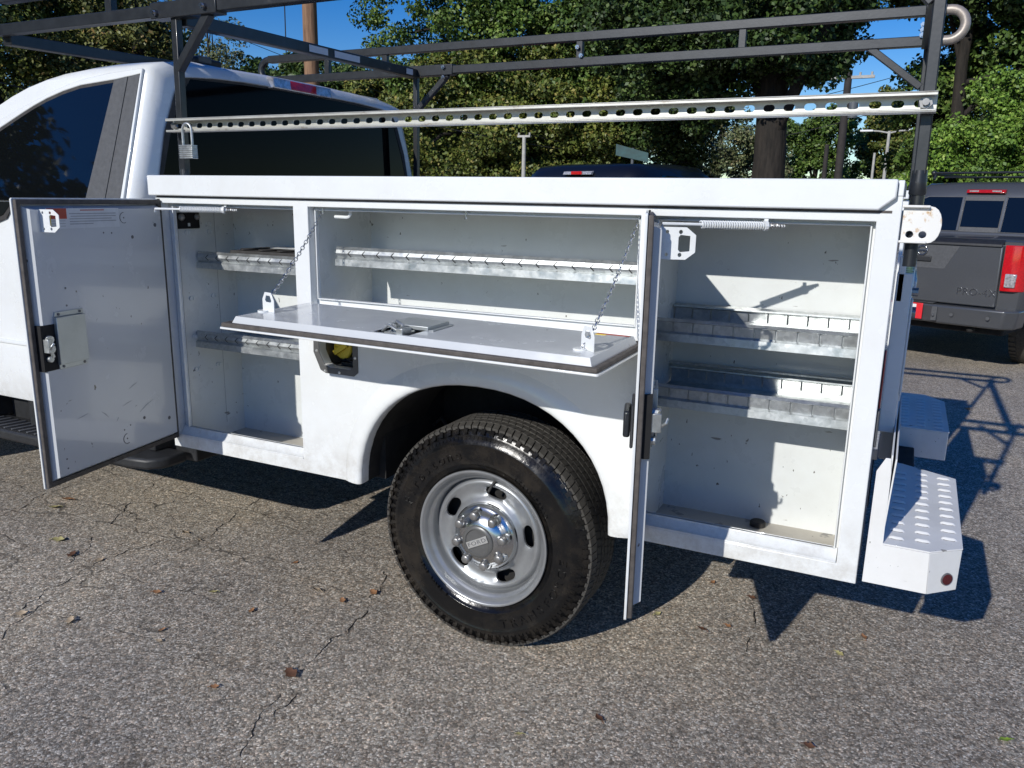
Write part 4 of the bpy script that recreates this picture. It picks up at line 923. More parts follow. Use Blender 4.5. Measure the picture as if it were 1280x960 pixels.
def brace(p0, p1): mb = MB(); mb.bar(p0, p1, .029, .029, (0, 1, 0)); mb.build('rack_brace', 'black', RK, bevel=.003)
brace((-2.366, yn, 1.90), (-2.205, yn, 2.075)); brace((-2.495, yf, 1.94), (-2.30, yf, 2.115)); brace((.012, yn, 1.93), (-.20, yn, 2.16)); brace((-.012, yf, 1.96), (-.225, yf, 2.125))
for x, y, z0, z1 in ((-2.686, yn, ZL, ZU), (-1.06, yn, ZL, ZU), (-2.70, yf, ZLf, ZUf), (-1.545, yf, ZLf, ZUf), (-.76, yf, ZLf, ZUf), (-3.1, yf, ZLf, ZUf)):
    mb = MB(); mb.box(x - .016, x + .016, y - .014, y + .014, z0 + .018, z1 - .018); mb.build('rail_spacer', 'black', RK, bevel=.002)
mb = MB()
for x, y, z in ((-2.43, yn - .026, 2.088), (-2.20, yn - .026, 2.092), (-2.31, yf - .026, 2.150), (-2.31, yf - .026, 2.10), (-1.53, yf - .02, 2.165), (-1.55, yf - .02, 2.205), (-.03, yf - .02, 2.16), (-.03, yf - .02, 2.20), (-.03, yf - .02, 2.18)):
    mb.cyl((x, y, z), (x, y - .012, z), .011, 6); mb.cyl((x, y - .012, z), (x, y - .020, z), .006, 8)
mb.build('rack_bolt', 'chrome', RK)
mb = MB(); d_ = (Vector((-2.500, yf, 2.128)) - Vector((-2.36, yn, 2.070))); 
for q0, q1 in ((.41, .49), (.52, .64), (.90, .94)):
    a = Vector((-2.36, yn + .02, 2.070)) + d_ * q0; b_ = Vector((-2.36, yn + .02, 2.070)) + d_ * q1; off_ = Vector((.0235, .002, .0)); mb.hexa([a + off_ + Vector((0, 0, -.014)), a + off_ + Vector((0, 0, .014)), b_ + off_ + Vector((0, 0, .014)), b_ + off_ + Vector((0, 0, -.014))], [p + Vector((.0006, 0, 0)) for p in (a + off_ + Vector((0, 0, -.014)), a + off_ + Vector((0, 0, .014)), b_ + off_ + Vector((0, 0, .014)), b_ + off_ + Vector((0, 0, -.014)))])
mb.build('sticker', 'labelw', cbm)
# slotted strut across the near posts
sx0, sx1, sz = -2.385, .045, 1.709
mb = MB(); pitch = .0483; holes = []
k = 0
while sx0 + .03 + k * pitch < sx1 - .02: holes.append(oval(sx0 + .03 + k * pitch, sz - .001, .0140, .0084, 5)); k += 1
plate_holes(mb, [rect(sx0, sx1, sz - .0235, sz + .0225)] + holes, .0225, .0252)
mb.build('slotted_strut', 'strut', RK, smooth=0)
mb = MB()
mb.box(sx0, sx1, -.012, .0223, sz + .0198, sz + .0225); mb.box(sx0, sx1, -.012, .0223, sz - .0235, sz - .0208)
mb.box(sx0, sx1, -.012, -.0095, sz + .0130, sz + .0196); mb.box(sx0, sx1, -.012, -.0095, sz - .0206, sz - .0165)
mb.build('strut_flange', 'strut', RK, bevel=.0015)
mb = MB(); mb.cyl((.022, .022, sz), (.022, .006, sz), .015, 6); mb.cyl((.022, .006, sz), (.022, -.004, sz), .008, 8); mb.cyl((-2.372, .022, sz), (-2.372, .010, sz), .012, 6); mb.build('strut_bolt', 'lug', RK)
# rusty white bracket at the rear post
bp = [(.004, 1.397), (.060, 1.392)] + [(.058 + .030 * math.sin(PI * k / 10) ** .8 if 0 < k < 10 else .060, 1.435 - .043 * math.cos(PI * k / 10)) for k in range(1, 10)] + [(.060, 1.478), (.004, 1.480)]
mb = MB(); plate_holes(mb, [bp, oval(.022, 1.412, .0085, .0082, 6), oval(.050, 1.412, .0085, .0082, 6)], .018, .022); bk_ = mb.build('post_bracket', 'rusty', T, bevel=.001)
mb = MB(); mb.box(.0, .060, .004, .0178, 1.474, 1.480); mb.box(.0, .060, .004, .0178, 1.392, 1.398); mb.build('bracket_flange', 'rusty', bk_, bevel=.002)
mb = MB(); mb.box(.006, .024, .30, .34, 1.22, 1.345); mb.build('latch_rod', 'white', tg, bevel=.003)

# ================================================================== PADLOCK
pk = thing('padlock', 'silver laminated padlock hanging from the front end of the slotted metal strut', 'padlock', (-2.28, .0, 1.59))
mb = MB()
for k in range(7): mb.box(-2.308, -2.245, -.030, -.004, 1.594 + k * .0068, 1.5995 + k * .0068)
mb.box(-2.305, -2.248, -.028, -.006, 1.594, 1.640); mb.build('lock_body', 'galv', pk, bevel=.0015)
mb = MB(); mb.tube([(-2.298, -.017, 1.635), (-2.298, -.017, 1.69)] + [(-2.2765 - .0215 * math.cos(PI * k / 8), -.017, 1.69 + .022 * math.sin(PI * k / 8)) for k in range(1, 8)] + [(-2.255, -.017, 1.69), (-2.255, -.017, 1.635)], .0045, 10); mb.build('shackle', 'galv', pk)

# ================================================================== PARKED PICKUPS
def pickup(name, label, loc, rotz, paint, grey):
    P = thing(name, label, 'pickup truck', loc, rotz, 'pickups parked behind the service truck', local=True)
    # local frame: x right, y forward, origin under the middle of the tailgate
    W = .925
    def loft(rows, mk, nm, par, smooth=40, cap=True, bevel=0.):
        mb = MB(); n = len(rows[0])
        mb.add([p for r in rows for p in r], [(i * n + k, i * n + (k + 1) % n, (i + 1) * n + (k + 1) % n, (i + 1) * n + k) for i in range(len(rows) - 1) for k in range(n)] + ([tuple(range(n)), tuple((len(rows) - 1) * n + k for k in range(n))] if cap else []))
        return mb.build(nm, mk, par, smooth=smooth, bevel=bevel)
    def bedsec(y, w_, zt, z0=.50): return [(-w_ + .03, y, z0), (-w_, y, z0 + .10), (-w_ - .012, y, .86), (-w_ + .004, y, zt - .03), (-w_ + .03, y, zt), (w_ - .03, y, zt), (w_ - .004, y, zt - .03), (w_ + .012, y, .86), (w_, y, z0 + .10), (w_ - .03, y, z0)]
    body = loft([bedsec(.03, W - .05, 1.19), bedsec(.08, W - .01, 1.195), bedsec(.6, W, 1.2), bedsec(1.2, W, 1.2), bedsec(1.95, W, 1.2), bedsec(3.2, W, 1.19), bedsec(3.75, W, 1.14), bedsec(4.6, W - .03, 1.08), bedsec(4.95, W - .12, .98), bedsec(5.0, W - .2, .85)], paint, 'body', P, 50)
    def cabsec(y, w0, w1, z): return [(-w0, y, 1.18), (-(w0 + w1) / 2 - .008, y, 1.18 + (z - 1.18) * .5), (-w1, y, 1.18 + (z - 1.18) * .86), (-w1 + .10, y, z - .012), (-.3, y, z), (.3, y, z), (w1 - .10, y, z - .012), (w1, y, 1.18 + (z - 1.18) * .86), ((w0 + w1) / 2 + .008, y, 1.18 + (z - 1.18) * .5), (w0, y, 1.18)]
    rows = [cabsec(1.60, .80, .64, 1.60), cabsec(1.66, .86, .70, 1.71), cabsec(1.80, .90, .74, 1.745), cabsec(2.4, .90, .745, 1.765), cabsec(2.9, .90, .74, 1.75), cabsec(3.05, .90, .72, 1.70), cabsec(3.75, .88, .74, 1.20)]
    # lean the rear wall: lower part further back
    rows[0] = [(x, y - .10 * (1.6 - z) / .42, z) for x, y, z in rows[0]]
    cabp = loft(rows, paint, 'cab', P, 50)
    def bw(x, z, off=0.): return (x, 1.60 - .10 * (1.6 - z) / .42 - off - .001, z)
    def bwplate(nm, poly, o0, o1, mk, par, holes=None, bevel=0):
        mb = MB(); plate_holes(mb, [poly] + (holes or []), 0, 1, 'xz'); mb.v = [bw(x, z, o0 + (o1 - o0) * a) for x, a, z in mb.v]; return mb.build(nm, mk, par, smooth=20, bevel=bevel)
    fr_ = bwplate('rear_window', [(-.74, 1.225), (.74, 1.225), (.70, 1.40), (.63, 1.565), (.57, 1.592), (-.57, 1.592), (-.63, 1.565), (-.70, 1.40)], .001, .006, 'trim' if grey else 'rubber', cabp)
    bwplate('pane', [(-.73, 1.232), (-.215, 1.232), (-.215, 1.585), (-.565, 1.585), (-.62, 1.560), (-.692, 1.40)], .0062, .009, 'glass', fr_)
    bwplate('pane', [(.73, 1.232), (.215, 1.232), (.215, 1.585), (.565, 1.585), (.62, 1.560), (.692, 1.40)], .0062, .009, 'glass', fr_)
    bwplate('pane', rect(-.185, .185, 1.275, 1.55), .0062, .009, 'glass', fr_)
    mb = MB()
    for x in (-.205, .205): mb.add([bw(x - .012, 1.235, .0065), bw(x + .012, 1.235, .0065), bw(x + .012, 1.585, .0065), bw(x - .012, 1.585, .0065), bw(x - .012, 1.235, .016), bw(x + .012, 1.235, .016), bw(x + .012, 1.585, .016), bw(x - .012, 1.585, .016)], [(3, 2, 1, 0), (4, 5, 6, 7), (0, 1, 5, 4), (1, 2, 6, 5), (2, 3, 7, 6), (3, 0, 4, 7)])
    mb.build('window_divider', paint if grey else 'trim', fr_, bevel=.003)
    mb = MB(); mb.hexa([(-.19, 1.60, 1.625), (.19, 1.60, 1.625), (.19, 1.62, 1.668), (-.19, 1.62, 1.668)], [(-.185, 1.565, 1.63), (.185, 1.565, 1.63), (.185, 1.585, 1.662), (-.185, 1.585, 1.662)]); bl = mb.build('high_brake_light', 'red' if grey else 'clearlens', cabp, bevel=.004)
    mb = MB()
    if grey:
        for x in (-.11, .11): mb.box(x - .045, x + .045, 1.567, 1.572, 1.640, 1.655)
        mb.build('lens_highlight', 'clearlens', bl, bevel=.002)
    else:
        mb.box(-.07, .07, 1.560, 1.572, 1.630, 1.662); mb.build('red_lens', 'redbright', bl, bevel=.003)
    for s_ in (-1, 1):                                       # side windows
        mb = MB(); q = [(1.80, 1.30), (2.40, 1.30), (2.40, 1.62), (1.95, 1.63)]; q2 = [(2.48, 1.30), (3.45, 1.27), (3.05, 1.60), (2.48, 1.62)]
        for qq in (q, q2):
            f_ = lambda z: (.90 - (z - 1.18) / .57 * .16 + .006) * s_
            mb.hexa([(f_(z), y, z) for y, z in qq], [(f_(z) + .006 * s_, y, z) for y, z in qq])
        mb.build('side_window', 'glass', cabp, smooth=0)
        mb = MB(); mb.hexa([(s_ * .70, 3.12, 1.66)] * 1 + [(-s_ * 0, 3.14, 1.68), (s_ * 0, 3.70, 1.26), (s_ * .74, 3.66, 1.26)], [(s_ * .70, 3.15, 1.67), (0, 3.17, 1.69), (0, 3.73, 1.27), (s_ * .74, 3.69, 1.27)]); mb.build('windscreen', 'glass', cabp, smooth=0)
        # tail light wraps the corner
        mb = MB(); X0, X1 = s_ * .735, s_ * .885
        lp = [(X0, -.004), (s_ * .84, .0), (s_ * .90, .05), (s_ * .935, .16)]
        zt_, zb_ = 1.165, .765
        vs = []
        for (x, y) in lp: vs += [(x, y - .012, zb_), (x, y - .020, (zb_ + zt_) / 2), (x, y - .008, zt_)]
        vs += [(lp[-1][0] - s_ * .06, .16, zb_), (lp[-1][0] - s_ * .06, .16, (zb_ + zt_) / 2), (lp[-1][0] - s_ * .06, .16, zt_), (X0, .06, zb_), (X0, .06, (zb_ + zt_) / 2), (X0, .06, zt_)]
        nn_ = 6; fs = [(i * 3 + k, i * 3 + k + 1, ((i + 1) % nn_) * 3 + k + 1, ((i + 1) % nn_) * 3 + k) for i in range(nn_) for k in range(2)] + [tuple(i * 3 + 2 for i in range(nn_)), tuple(i * 3 for i in range(nn_))]
        mb.add(vs, fs); tl_ = mb.build('tail_light', 'redbright', P, bevel=.006, smooth=50)
        mb = MB(); mb.hexa([(s_ * .768, -.034, .80), (s_ * .852, -.030, .80), (s_ * .858, -.030, .92), (s_ * .768, -.034, .92)], [(s_ * .768, -.010, .80), (s_ * .852, .0, .80), (s_ * .858, .0, .92), (s_ * .768, -.010, .92)]); mb.build('reverse_lens', 'clearlens', tl_, bevel=.008)
        # roof rails
        if not grey: continue
        mb = MB(); mb.tube([(s_ * .60, 1.75, 1.775), (s_ * .60, 1.78, 1.83), (s_ * .60, 3.0, 1.83), (s_ * .60, 3.05, 1.775)], .016, 8); mb.build('roof_rail', 'black', cabp)
    # tailgate
    mb = MB(); mb.box(-.72, .72, -.022, .03, .615, 1.165); tgt = mb.build('tailgate', paint, P, bevel=.012, seg=3)
    mb = MB(); mb.prism([(-.040, 1.145), (-.034, 1.168), (.02, 1.205), (.05, 1.205), (.05, 1.17), (-.02, 1.145)], -.715, .715, 'yz'); mb.build('tailgate_cap', 'plastic', tgt, bevel=.006)
    mb = MB(); mb.prism([(-.37, 1.135), (.37, 1.135), (.26, .925), (-.26, .925)], -.0245, -.0226); hr = mb.build('handle_recess', 'trim', tgt, bevel=.002)
    mb = MB(); mb.box(-.14, .14, -.040, -.0262, .985, 1.035); mb.build('handle', 'plastic', hr, bevel=.006)
    if grey:
        mb = MB(); mb.lathe([(-.004, .032), (-.011, .036), (-.011, .046), (-.004, .050)], (.05, -.024, 1.083), 28); mb.box(.0, .100, -.036, -.0285, 1.075, 1.091); mb.build('round_badge', 'chrome', tgt, bevel=.001)
        mb = MB(); text_mb(mb, 'PRO-4X', .088, lambda x, y, z: (.555 + x, -.0245 - z, .735 + y), .006, 1.1, 1.0); mb.build('badge_lettering', 'chrome', tgt, smooth=0)
    # bumper
    mb = MB(); pp = [(-.94, .16), (-.93, -.05), (-.84, -.14), (-.30, -.155), (-.24, -.115), (.24, -.115), (.30, -.155), (.84, -.14), (.93, -.05), (.94, .16), (.80, .16), (.80, .0), (-.80, .0), (-.80, .16)]
    mb.prism(pp, .435, .605, 'xy'); mb.v = [(x * (.97 if z < .5 else 1), y + (.025 if z < .5 else 0), z) for x, y, z in mb.v]; bu = mb.build('bumper', paint if grey else 'plastic', P, bevel=.018, seg=3)
    mb = MB(); mb.box(-.24, .24, -.112, -.03, .6055, .620); mb.build('step_pad', 'plastic', bu, bevel=.004)
    mb = MB()
    for x in (-.72, -.42, .42, .72): mb.cyl((x, -.156, .53), (x, -.160, .53), .016, 14)
    mb.build('parking_sensor', 'trim', bu)
    mb = MB(); mb.box(.245, .295, -.160, -.135, .46, .59); mb.sphere((.268, -.165, .51), .014, 8); mb.build('bumper_bolt_plate', 'trim', bu, bevel=.004)
    mb = MB(); mb.box(-.155, .155, -.130, -.124, .465, .60); lp_ = mb.build('number_plate', 'platewhite', bu, bevel=.003)
    mb = MB(); plate_holes(mb, [rect(-.16, .16, .46, .605), rect(-.15, .15, .47, .595)], -.137, -.1305); mb.box(.10, .149, -.1335, -.1305, .471, .594); mb.build('plate_surround', 'platered', lp_, bevel=.002)
    mb = MB(); mb.box(-.80, .80, .05, 4.8, .36, .50); mb.cyl((.55, -.05, .40), (.55, .8, .42), .03, 12); mb.build('underbody', 'grime', P, bevel=.02)
    mb = MB()
    for s_ in (-1, 1):
        for y in (1.0, 4.1): mb.tube([(s_ * .945, y + .46 * math.cos(a), .42 + .44 * math.sin(a)) for a in [PI * k / 14 for k in range(15)]], .028, 8)
    mb.build('wheel_arch', 'plastic', P, smooth=50)
    for s_ in (-1, 1):
        for y in (1.0, 4.1):
            wp = bpy.data.objects.new('wheel', None); COL.objects.link(wp); wp.parent = P; OFF[wp.name] = Vector((0, 0, 0))
            c = (s_ * .80, y, .385)
            mb = MB(); mb.lathe([(-.12, .22), (-.13, .28), (-.125, .35), (-.10, .38), (0, .386), (.10, .38), (.125, .35), (.13, .28), (.12, .22)], c, 48, 'x'); 
            for k in range(44):
                a = 2 * PI * k / 44; 
                for q in (-1, 1): mb.bar((c[0] + q * .05, c[1] + .386 * math.cos(a), c[2] + .386 * math.sin(a)), (c[0] + q * .115, c[1] + .380 * math.cos(a + .03), c[2] + .380 * math.sin(a + .03)), .030, .012, (0, math.cos(a), math.sin(a)))
            mb.build('tyre', 'tread', wp)
            mb = MB(); mb.lathe([(s_ * .11, .225), (s_ * .10, .205), (s_ * .06, .19), (s_ * .08, .06), (s_ * .095, .04), (s_ * .095, .001)], c, 40, 'x')
            for k in range(6):
                a = 2 * PI * k / 6; mb.bar((c[0] + s_ * .09, c[1] + .04 * math.cos(a), c[2] + .04 * math.sin(a)), (c[0] + s_ * .10, c[1] + .21 * math.cos(a), c[2] + .21 * math.sin(a)), .05, .03, (s_, 0, 0))
            mb.build('rim', 'steel', wp)
    if grey:
        mb = MB(); mb.tube([(-.62, 1.78, 1.845), (.62, 1.78, 1.845)], .012, 8); mb.sphere((-.62, 1.78, 1.845), .030, 10); mb.sphere((.62, 1.78, 1.845), .030, 10); mb.tube([(-.55, 1.9, 1.80), (.55, 1.9, 1.80)], .010, 8)
        mb.build('roof_crossbar', 'black', cabp)
    return P
pickup('parked_pickup', 'grey metallic pickup with red tail light parked at the right, rear towards the viewer', (.09, 6.42, GZ), R_(-21.5), 'grey_paint', True)
_p = polar(21.2, 9.3); _pk = pickup('parked_pickup', 'dark blue pickup of which only the roof shows above the truck body', (_p[0] - .60, _p[1] - 1.6, GZ), R_(-17), 'navy_paint', False); _pk.scale = (1.08, 1.08, 1.08)

# ================================================================== POLES, LAMPS, WIRES
def pole(name, label, cat, b, d, h, r, mk, parts=None):
    x, y = polar(b, d); o = thing(name, label, cat, (x, y, 0)); mb = MB()
    mb.tube([(x, y, 0), (x, y, h * .33), (x, y, h * .66), (x, y, h)], [r * 1.12, r * 1.03, r * .95, r * .85], 16); mb.build('shaft', mk, o, smooth=60)
    return o, x, y
po, px_, py_ = pole('utility_pole', 'tall brown wooden utility pole rising behind the cab roof', 'utility pole', 39.5, 19, 11, .155, 'polewood')
mb = MB(); mb.box(px_ - .9, px_ + .9, py_ - .2, py_ - .08, 9.9, 10.05); mb.build('cross_arm', 'polewood', po, bevel=.01)
mb = MB(); mb.tube([(px_ - .55, py_ - .1, 9.9), (px_ - .57, py_ - .1, 7), (px_ - .60, py_ - .1, 4.4)], .012, 6); mb.build('drop_wire', 'wire', po)
po2, qx, qy = pole('utility_pole', 'dark thin utility pole with a transformer in the sky gap at the right', 'utility pole', 4.75, 34, 6.3, .15, 'polewood_dark')
mb = MB(); mb.cyl((qx + .28, qy - .1, 4.6), (qx + .28, qy - .1, 5.25), .17, 16); mb.box(qx, qx + .2, qy - .05, qy + .05, 5.0, 5.1); mb.build('transformer', 'transformer', po2)
mb = MB(); mb.box(qx - .7, qx + .9, qy - .07, qy + .07, 6.0, 6.1)
for k in (-.6, -.2, .4, .8): mb.cyl((qx + k, qy, 6.1), (qx + k, qy, 6.22), .04, 8)
mb.build('cross_arm', 'concrete', po2)
pole('post', 'short dark post standing just left of the transformer pole', 'post', 5.6, 33, 3.6, .09, 'polewood_dark')
po3, lx, ly = pole('service_pole', 'thin pale metal pole in front of the olive trees', 'pole', 25.4, 17, 2.72, .045, 'concrete')
mb = MB(); mb.box(lx - .14, lx + .14, ly - .03, ly + .03, 2.68, 2.72); mb.cyl((lx - .12, ly, 2.72), (lx - .12, ly, 2.77), .02, 8); mb.cyl((lx + .12, ly, 2.72), (lx + .12, ly, 2.77), .02, 8); mb.build('insulator_bar', 'concrete', po3)
po4, lx, ly = pole('street_lamp', 'pale double-armed street lamp in front of the yellowish tree', 'street lamp', 2.05, 33, 4.05, .06, 'concrete')
for s_ in (-1, 1):
    mb = MB(); mb.tube([(lx, ly, 3.98), (lx + s_ * .35, ly, 4.05), (lx + s_ * .75, ly, 4.07)], .03, 8); a_ = mb.build('lamp_arm', 'concrete', po4)
    mb = MB(); mb.box(lx + s_ * .75 - .22, lx + s_ * .75 + .22, ly - .12, ly + .12, 4.03, 4.10); mb.build('lamp_head', 'platewhite', a_, bevel=.02)
pole('post', 'short pale post left of the double-armed street lamp', 'post', 2.75, 33, 3.3, .05, 'concrete')
x_, y_ = polar(18.0, 17); sg = thing('street_sign', 'teal street name sign against the dark foliage behind the pickup roof', 'sign', (x_, y_, 0))
mb = MB(); mb.cyl((x_, y_, 0), (x_, y_, 2.5), .03, 8); mb.build('post', 'transformer', sg)
mb = MB(); mb.hexa([(x_ - .34, y_ - .05, 2.36), (x_ + .34, y_ - .05, 2.22), (x_ + .34, y_ - .05, 2.40), (x_ - .34, y_ - .05, 2.58)], [(x_ - .34, y_ - .04, 2.36), (x_ + .34, y_ - .04, 2.22), (x_ + .34, y_ - .04, 2.40), (x_ - .34, y_ - .04, 2.58)]); mb.build('sign_plate', 'teal', sg)
def wire(b0, d0, z0, b1, d1_, z1, sag, label, r=.012):
    a = Vector((*polar(b0, d0), z0)); b_ = Vector((*polar(b1, d1_), z1)); mb = MB(); mb.tube([a.lerp(b_, k / 20) - Vector((0, 0, sag * 4 * (k / 20) * (1 - k / 20))) for k in range(21)], r, 5)
    tag(mb.build('power_line', 'wire', None, smooth=60), label, 'power line', 'power lines crossing behind the truck')
wire(62, 19, 6.7, 28, 27, 3.7, .3, 'single wire crossing the blue sky behind the brown pole', .008)
wire(60, 15, 3.2, 46, 17, 2.8, .1, 'wire running low across the trees above the cab roof', .010)
wire(33, 17, 3.3, 14, 20, 2.35, .15, 'upper of two wires sloping past the thin pale pole', .010)
wire(33, 17, 2.95, 14, 20, 2.35, .12, 'lower of two wires sloping past the thin pale pole', .010)
wire(12, 33, 4.6, -1, 36, 6.8, .1, 'wire meeting the top of the transformer pole', .013)
wire(9, 34, 3.9, 1, 34, 5.2, .1, 'lower wire beside the transformer pole', .013)

# ================================================================== TREES
def leaves_mesh(centres, radii, n_per, size, elong, droop=.0):
    n = len(centres) * n_per
    c = np.repeat(np.array(centres), n_per, 0); r = np.repeat(np.array(radii), n_per)
    d = rng.normal(size=(n, 3)); d /= np.linalg.norm(d, axis=1)[:, None]
    p = c + d * (r * rng.random(n) ** .45)[:, None] * np.array([1, 1, .75])
    nrm = d * .6 + rng.normal(size=(n, 3)) * .7 + np.array([0, -.25, .55]); nrm /= np.linalg.norm(nrm, axis=1)[:, None]
    t = rng.normal(size=(n, 3)); t -= nrm * (t * nrm).sum(1)[:, None]; t /= np.linalg.norm(t, axis=1)[:, None]; b = np.cross(nrm, t)
    s = size * (.6 + .8 * rng.random(n))[:, None]
    fold = nrm * s * .18
    v = np.stack([p - t * s * elong, p - b * s * .5 + fold, p + t * s * elong, p + b * s * .5 + fold], 1).reshape(-1, 3)
    return v
def tree(label, b, d, h, tr, blobs, mk, nclump, n_per, size, elong=.75, clump=(.3, .65), name='tree', branches=6, cat='tree', cut=2.2):
    """blobs: (lateral, depth, z, r_lat, r_z, weight) relative to the foot, lateral to the right as seen from the lot"""
    zo = d * (8 + max(0, 58 - b) / 60 * 22) / 1005 if b < 90 else 0.; size *= .66; n_per = int(n_per * 2.15)
    blobs = [(q[0], q[1], q[2] + zo * min(1, q[2] / 2.5), q[3], q[4] * 1.05, q[5]) for q in blobs]
    x, y = polar(b, d); o = thing(name, label, cat, (x, y, 0)); a = R_(b); lat = np.array([math.cos(a), math.sin(a), 0]); dep = np.array([-math.sin(a), math.cos(a), 0])
    cs = []; rs = []; wsum = sum(bl[5] for bl in blobs)
    for (bl_, bd, bz, rl, rz, wt) in blobs:
        k = int(nclump * wt / wsum)
        u = rng.normal(size=(k, 3)); u /= np.linalg.norm(u, axis=1)[:, None]; u *= (.45 + .6 * rng.random(k) ** .5)[:, None]
        cc = np.array([x, y, bz]) + lat * (bl_ + u[:, 0:1] * rl) + dep * (bd + u[:, 1:2] * rl * .9) + np.array([0, 0, 1]) * u[:, 2:3] * rz
        cs += list(cc); rs += list(clump[0] + (clump[1] - clump[0]) * rng.random(k))
    cs = np.array(cs); rs = np.array(rs); keep = cs[:, 2] > .25; cs = cs[keep]; rs = rs[keep]
    v = leaves_mesh(cs, rs, n_per, size, elong) - np.array([x, y, 0])
    n = len(v) // 4; me = bpy.data.meshes.new('crown'); me.vertices.add(len(v)); me.vertices.foreach_set('co', v.astype(np.float32).ravel())
    me.loops.add(n * 4); me.loops.foreach_set('vertex_index', np.arange(n * 4, dtype=np.int32)); me.polygons.add(n); me.polygons.foreach_set('loop_start', np.arange(n, dtype=np.int32) * 4); me.polygons.foreach_set('loop_total', np.full(n, 4, dtype=np.int32)); me.update(calc_edges=True)
    me.materials.append(M[mk]); co = bpy.data.objects.new('crown', me); COL.objects.link(co); co.parent = o
    if tr > 0:
        mb = MB(); top = h
        mb.tube([(x, y, 0), (x + .03, y, top * .25), (x - .05, y, top * .5), (x + .06, y, top * .8), (x, y, top)], [tr * 1.25, tr, tr * .85, tr * .55, tr * .2], 12)
        tk = mb.build('trunk', 'bark', o, smooth=60)
        for k in range(branches):
            tgt = cs[rng.integers(len(cs))]; zb = top * (.25 + .5 * rng.random()); p0 = Vector((x, y, zb)); p1 = Vector(tgt); mid = p0.lerp(p1, .5) + Vector((rng.normal() * .15, rng.normal() * .15, .25))
            mb = MB(); mb.tube([p0, mid, p1], [tr * .45, tr * .28, tr * .08], 7); mb.build('branch', 'bark', tk, smooth=60)
    return o
T_ = tree
T_('tall olive-brown tree at the far left edge, behind the cab', 57.5, 23, 9, .25, [(-1.5, 0, 5.0, 3.2, 3.6, 3), (2.2, .5, 3.6, 2.4, 2.6, 2), (-3, 0, 7.5, 2.5, 2.5, 1)], 'olive', 260, 110, .10)
T_('olive tree filling the space above the cab side window', 53.0, 24, 8, .2, [(0, 0, 3.6, 2.4, 2.7, 3), (1.6, .6, 2.8, 1.8, 2.2, 1.5), (-1.6, 0, 5.6, 1.6, 1.6, 1)], 'olive', 260, 110, .10)
T_('brownish tree with small sky gaps behind the front rack post', 49.9, 22, 6.5, .18, [(0, 0, 3.2, 1.9, 2.2, 3), (-1.0, .5, 4.9, 1.5, 1.3, 1.2), (1.6, .3, 2.2, 1.2, 1.9, 1)], 'autumn', 190, 100, .095)
T_('thin brown-leaved tree open to the sky above the cab roof', 45.8, 31, 6.8, .13, [(0, 0, 5.0, 1.7, 1.7, 2), (.9, 0, 3.9, 1.6, 1.4, 1.5), (-1.3, 0, 4.2, 1.4, 1.5, 1)], 'pale', 150, 60, .10, branches=14, clump=(.25, .5))
T_('green conifer left of the brown pole', 41.6, 31, 5.6, .15, [(-.7, 0, 3.9, 1.3, 1.5, 1), (.5, 0, 4.2, .9, 1.5, 1), (0, 0, 2.6, 2.2, 1.6, 1.4)], 'pine', 240, 90, .11, elong=1.1, clump=(.2, .45))
T_('green conifer right of the brown pole', 38.0, 30, 5.6, .15, [(-.4, 0, 4.1, 1.2, 1.6, 1), (1.0, .3, 3.9, 1.2, 1.6, 1), (.2, 0, 2.6, 2.2, 1.6, 1.4)], 'pine', 260, 90, .11, elong=1.1, clump=(.2, .45))
T_('yellow-green conifer behind the far end of the cab', 35.4, 28, 5.0, .15, [(0, 0, 3.2, 1.3, 1.8, 2), (.8, 0, 2.0, 1.4, 1.5, 1)], 'olive', 190, 90, .10, elong=1.0, clump=(.2, .45))
T_('large green oak crown filling the centre above the rack rails', 27.0, 20, 8, .16, [(-1.3, 0, 5.4, 2.0, 2.1, 2.2), (1.2, .3, 5.0, 2.6, 1.9, 3), (3.0, 1.0, 4.6, 1.9, 2.0, 1.6), (-.6, 0, 7.4, 3.0, 2.0, 1.5), (.6, 0, 3.6, 2.2, 1.0, 1.3)], 'oak', 430, 125, .088, clump=(.25, .55))
T_('olive green tree behind the thin pale pole', 29.5, 19, 4.0, .15, [(0, 0, 2.6, 1.7, 1.5, 1.5), (-1.0, 0, 1.9, 1.4, 1.3, 1), (1.2, 0, 1.9, 1.4, 1.4, 1)], 'olive', 260, 110, .082, clump=(.2, .45))
T_('low olive tree right of the thin pale pole', 23.8, 19, 4.0, .15, [(0, 0, 2.6, 1.7, 1.5, 1.5), (1.0, 0, 2.0, 1.4, 1.4, 1), (-.8, 0, 1.7, 1.2, 1.2, 1)], 'olive', 260, 110, .082, clump=(.2, .45))
T_('dense green tree backing the centre of the tree line', 26.5, 28, 5.2, .2, [(0, 0, 3.2, 3.6, 2.2, 2), (3.0, 0, 3.0, 2.2, 2.3, 1), (-3.6, 0, 3.0, 2.2, 2.0, 1)], 'pine', 330, 100, .11)
T_('dark broad-leaved tree behind the dark blue pickup', 17.8, 20, 6, .22, [(0, 0, 3.0, 1.9, 1.9, 2), (-.9, 0, 4.6, 1.7, 1.4, 1), (1.2, 0, 4.0, 1.6, 1.6, 1)], 'darkleaf', 290, 120, .088, clump=(.22, .5))
T_('tall dark oak with the thick trunk seen left of the sky gap', 9.15, 16.3, 9, .29, [(-2.0, 0, 4.2, 1.5, 1.1, 1.5), (0, .4, 5.2, 2.0, 1.7, 2.6), (-.6, -.5, 4.2, 1.8, .9, 1.8), (.5, -.2, 3.9, .8, .65, .9), (-1.3, .3, 3.2, .8, .7, .5), (0, 0, 7.2, 3.5, 1.8, 1)], 'darkleaf', 430, 125, .088, clump=(.22, .5))
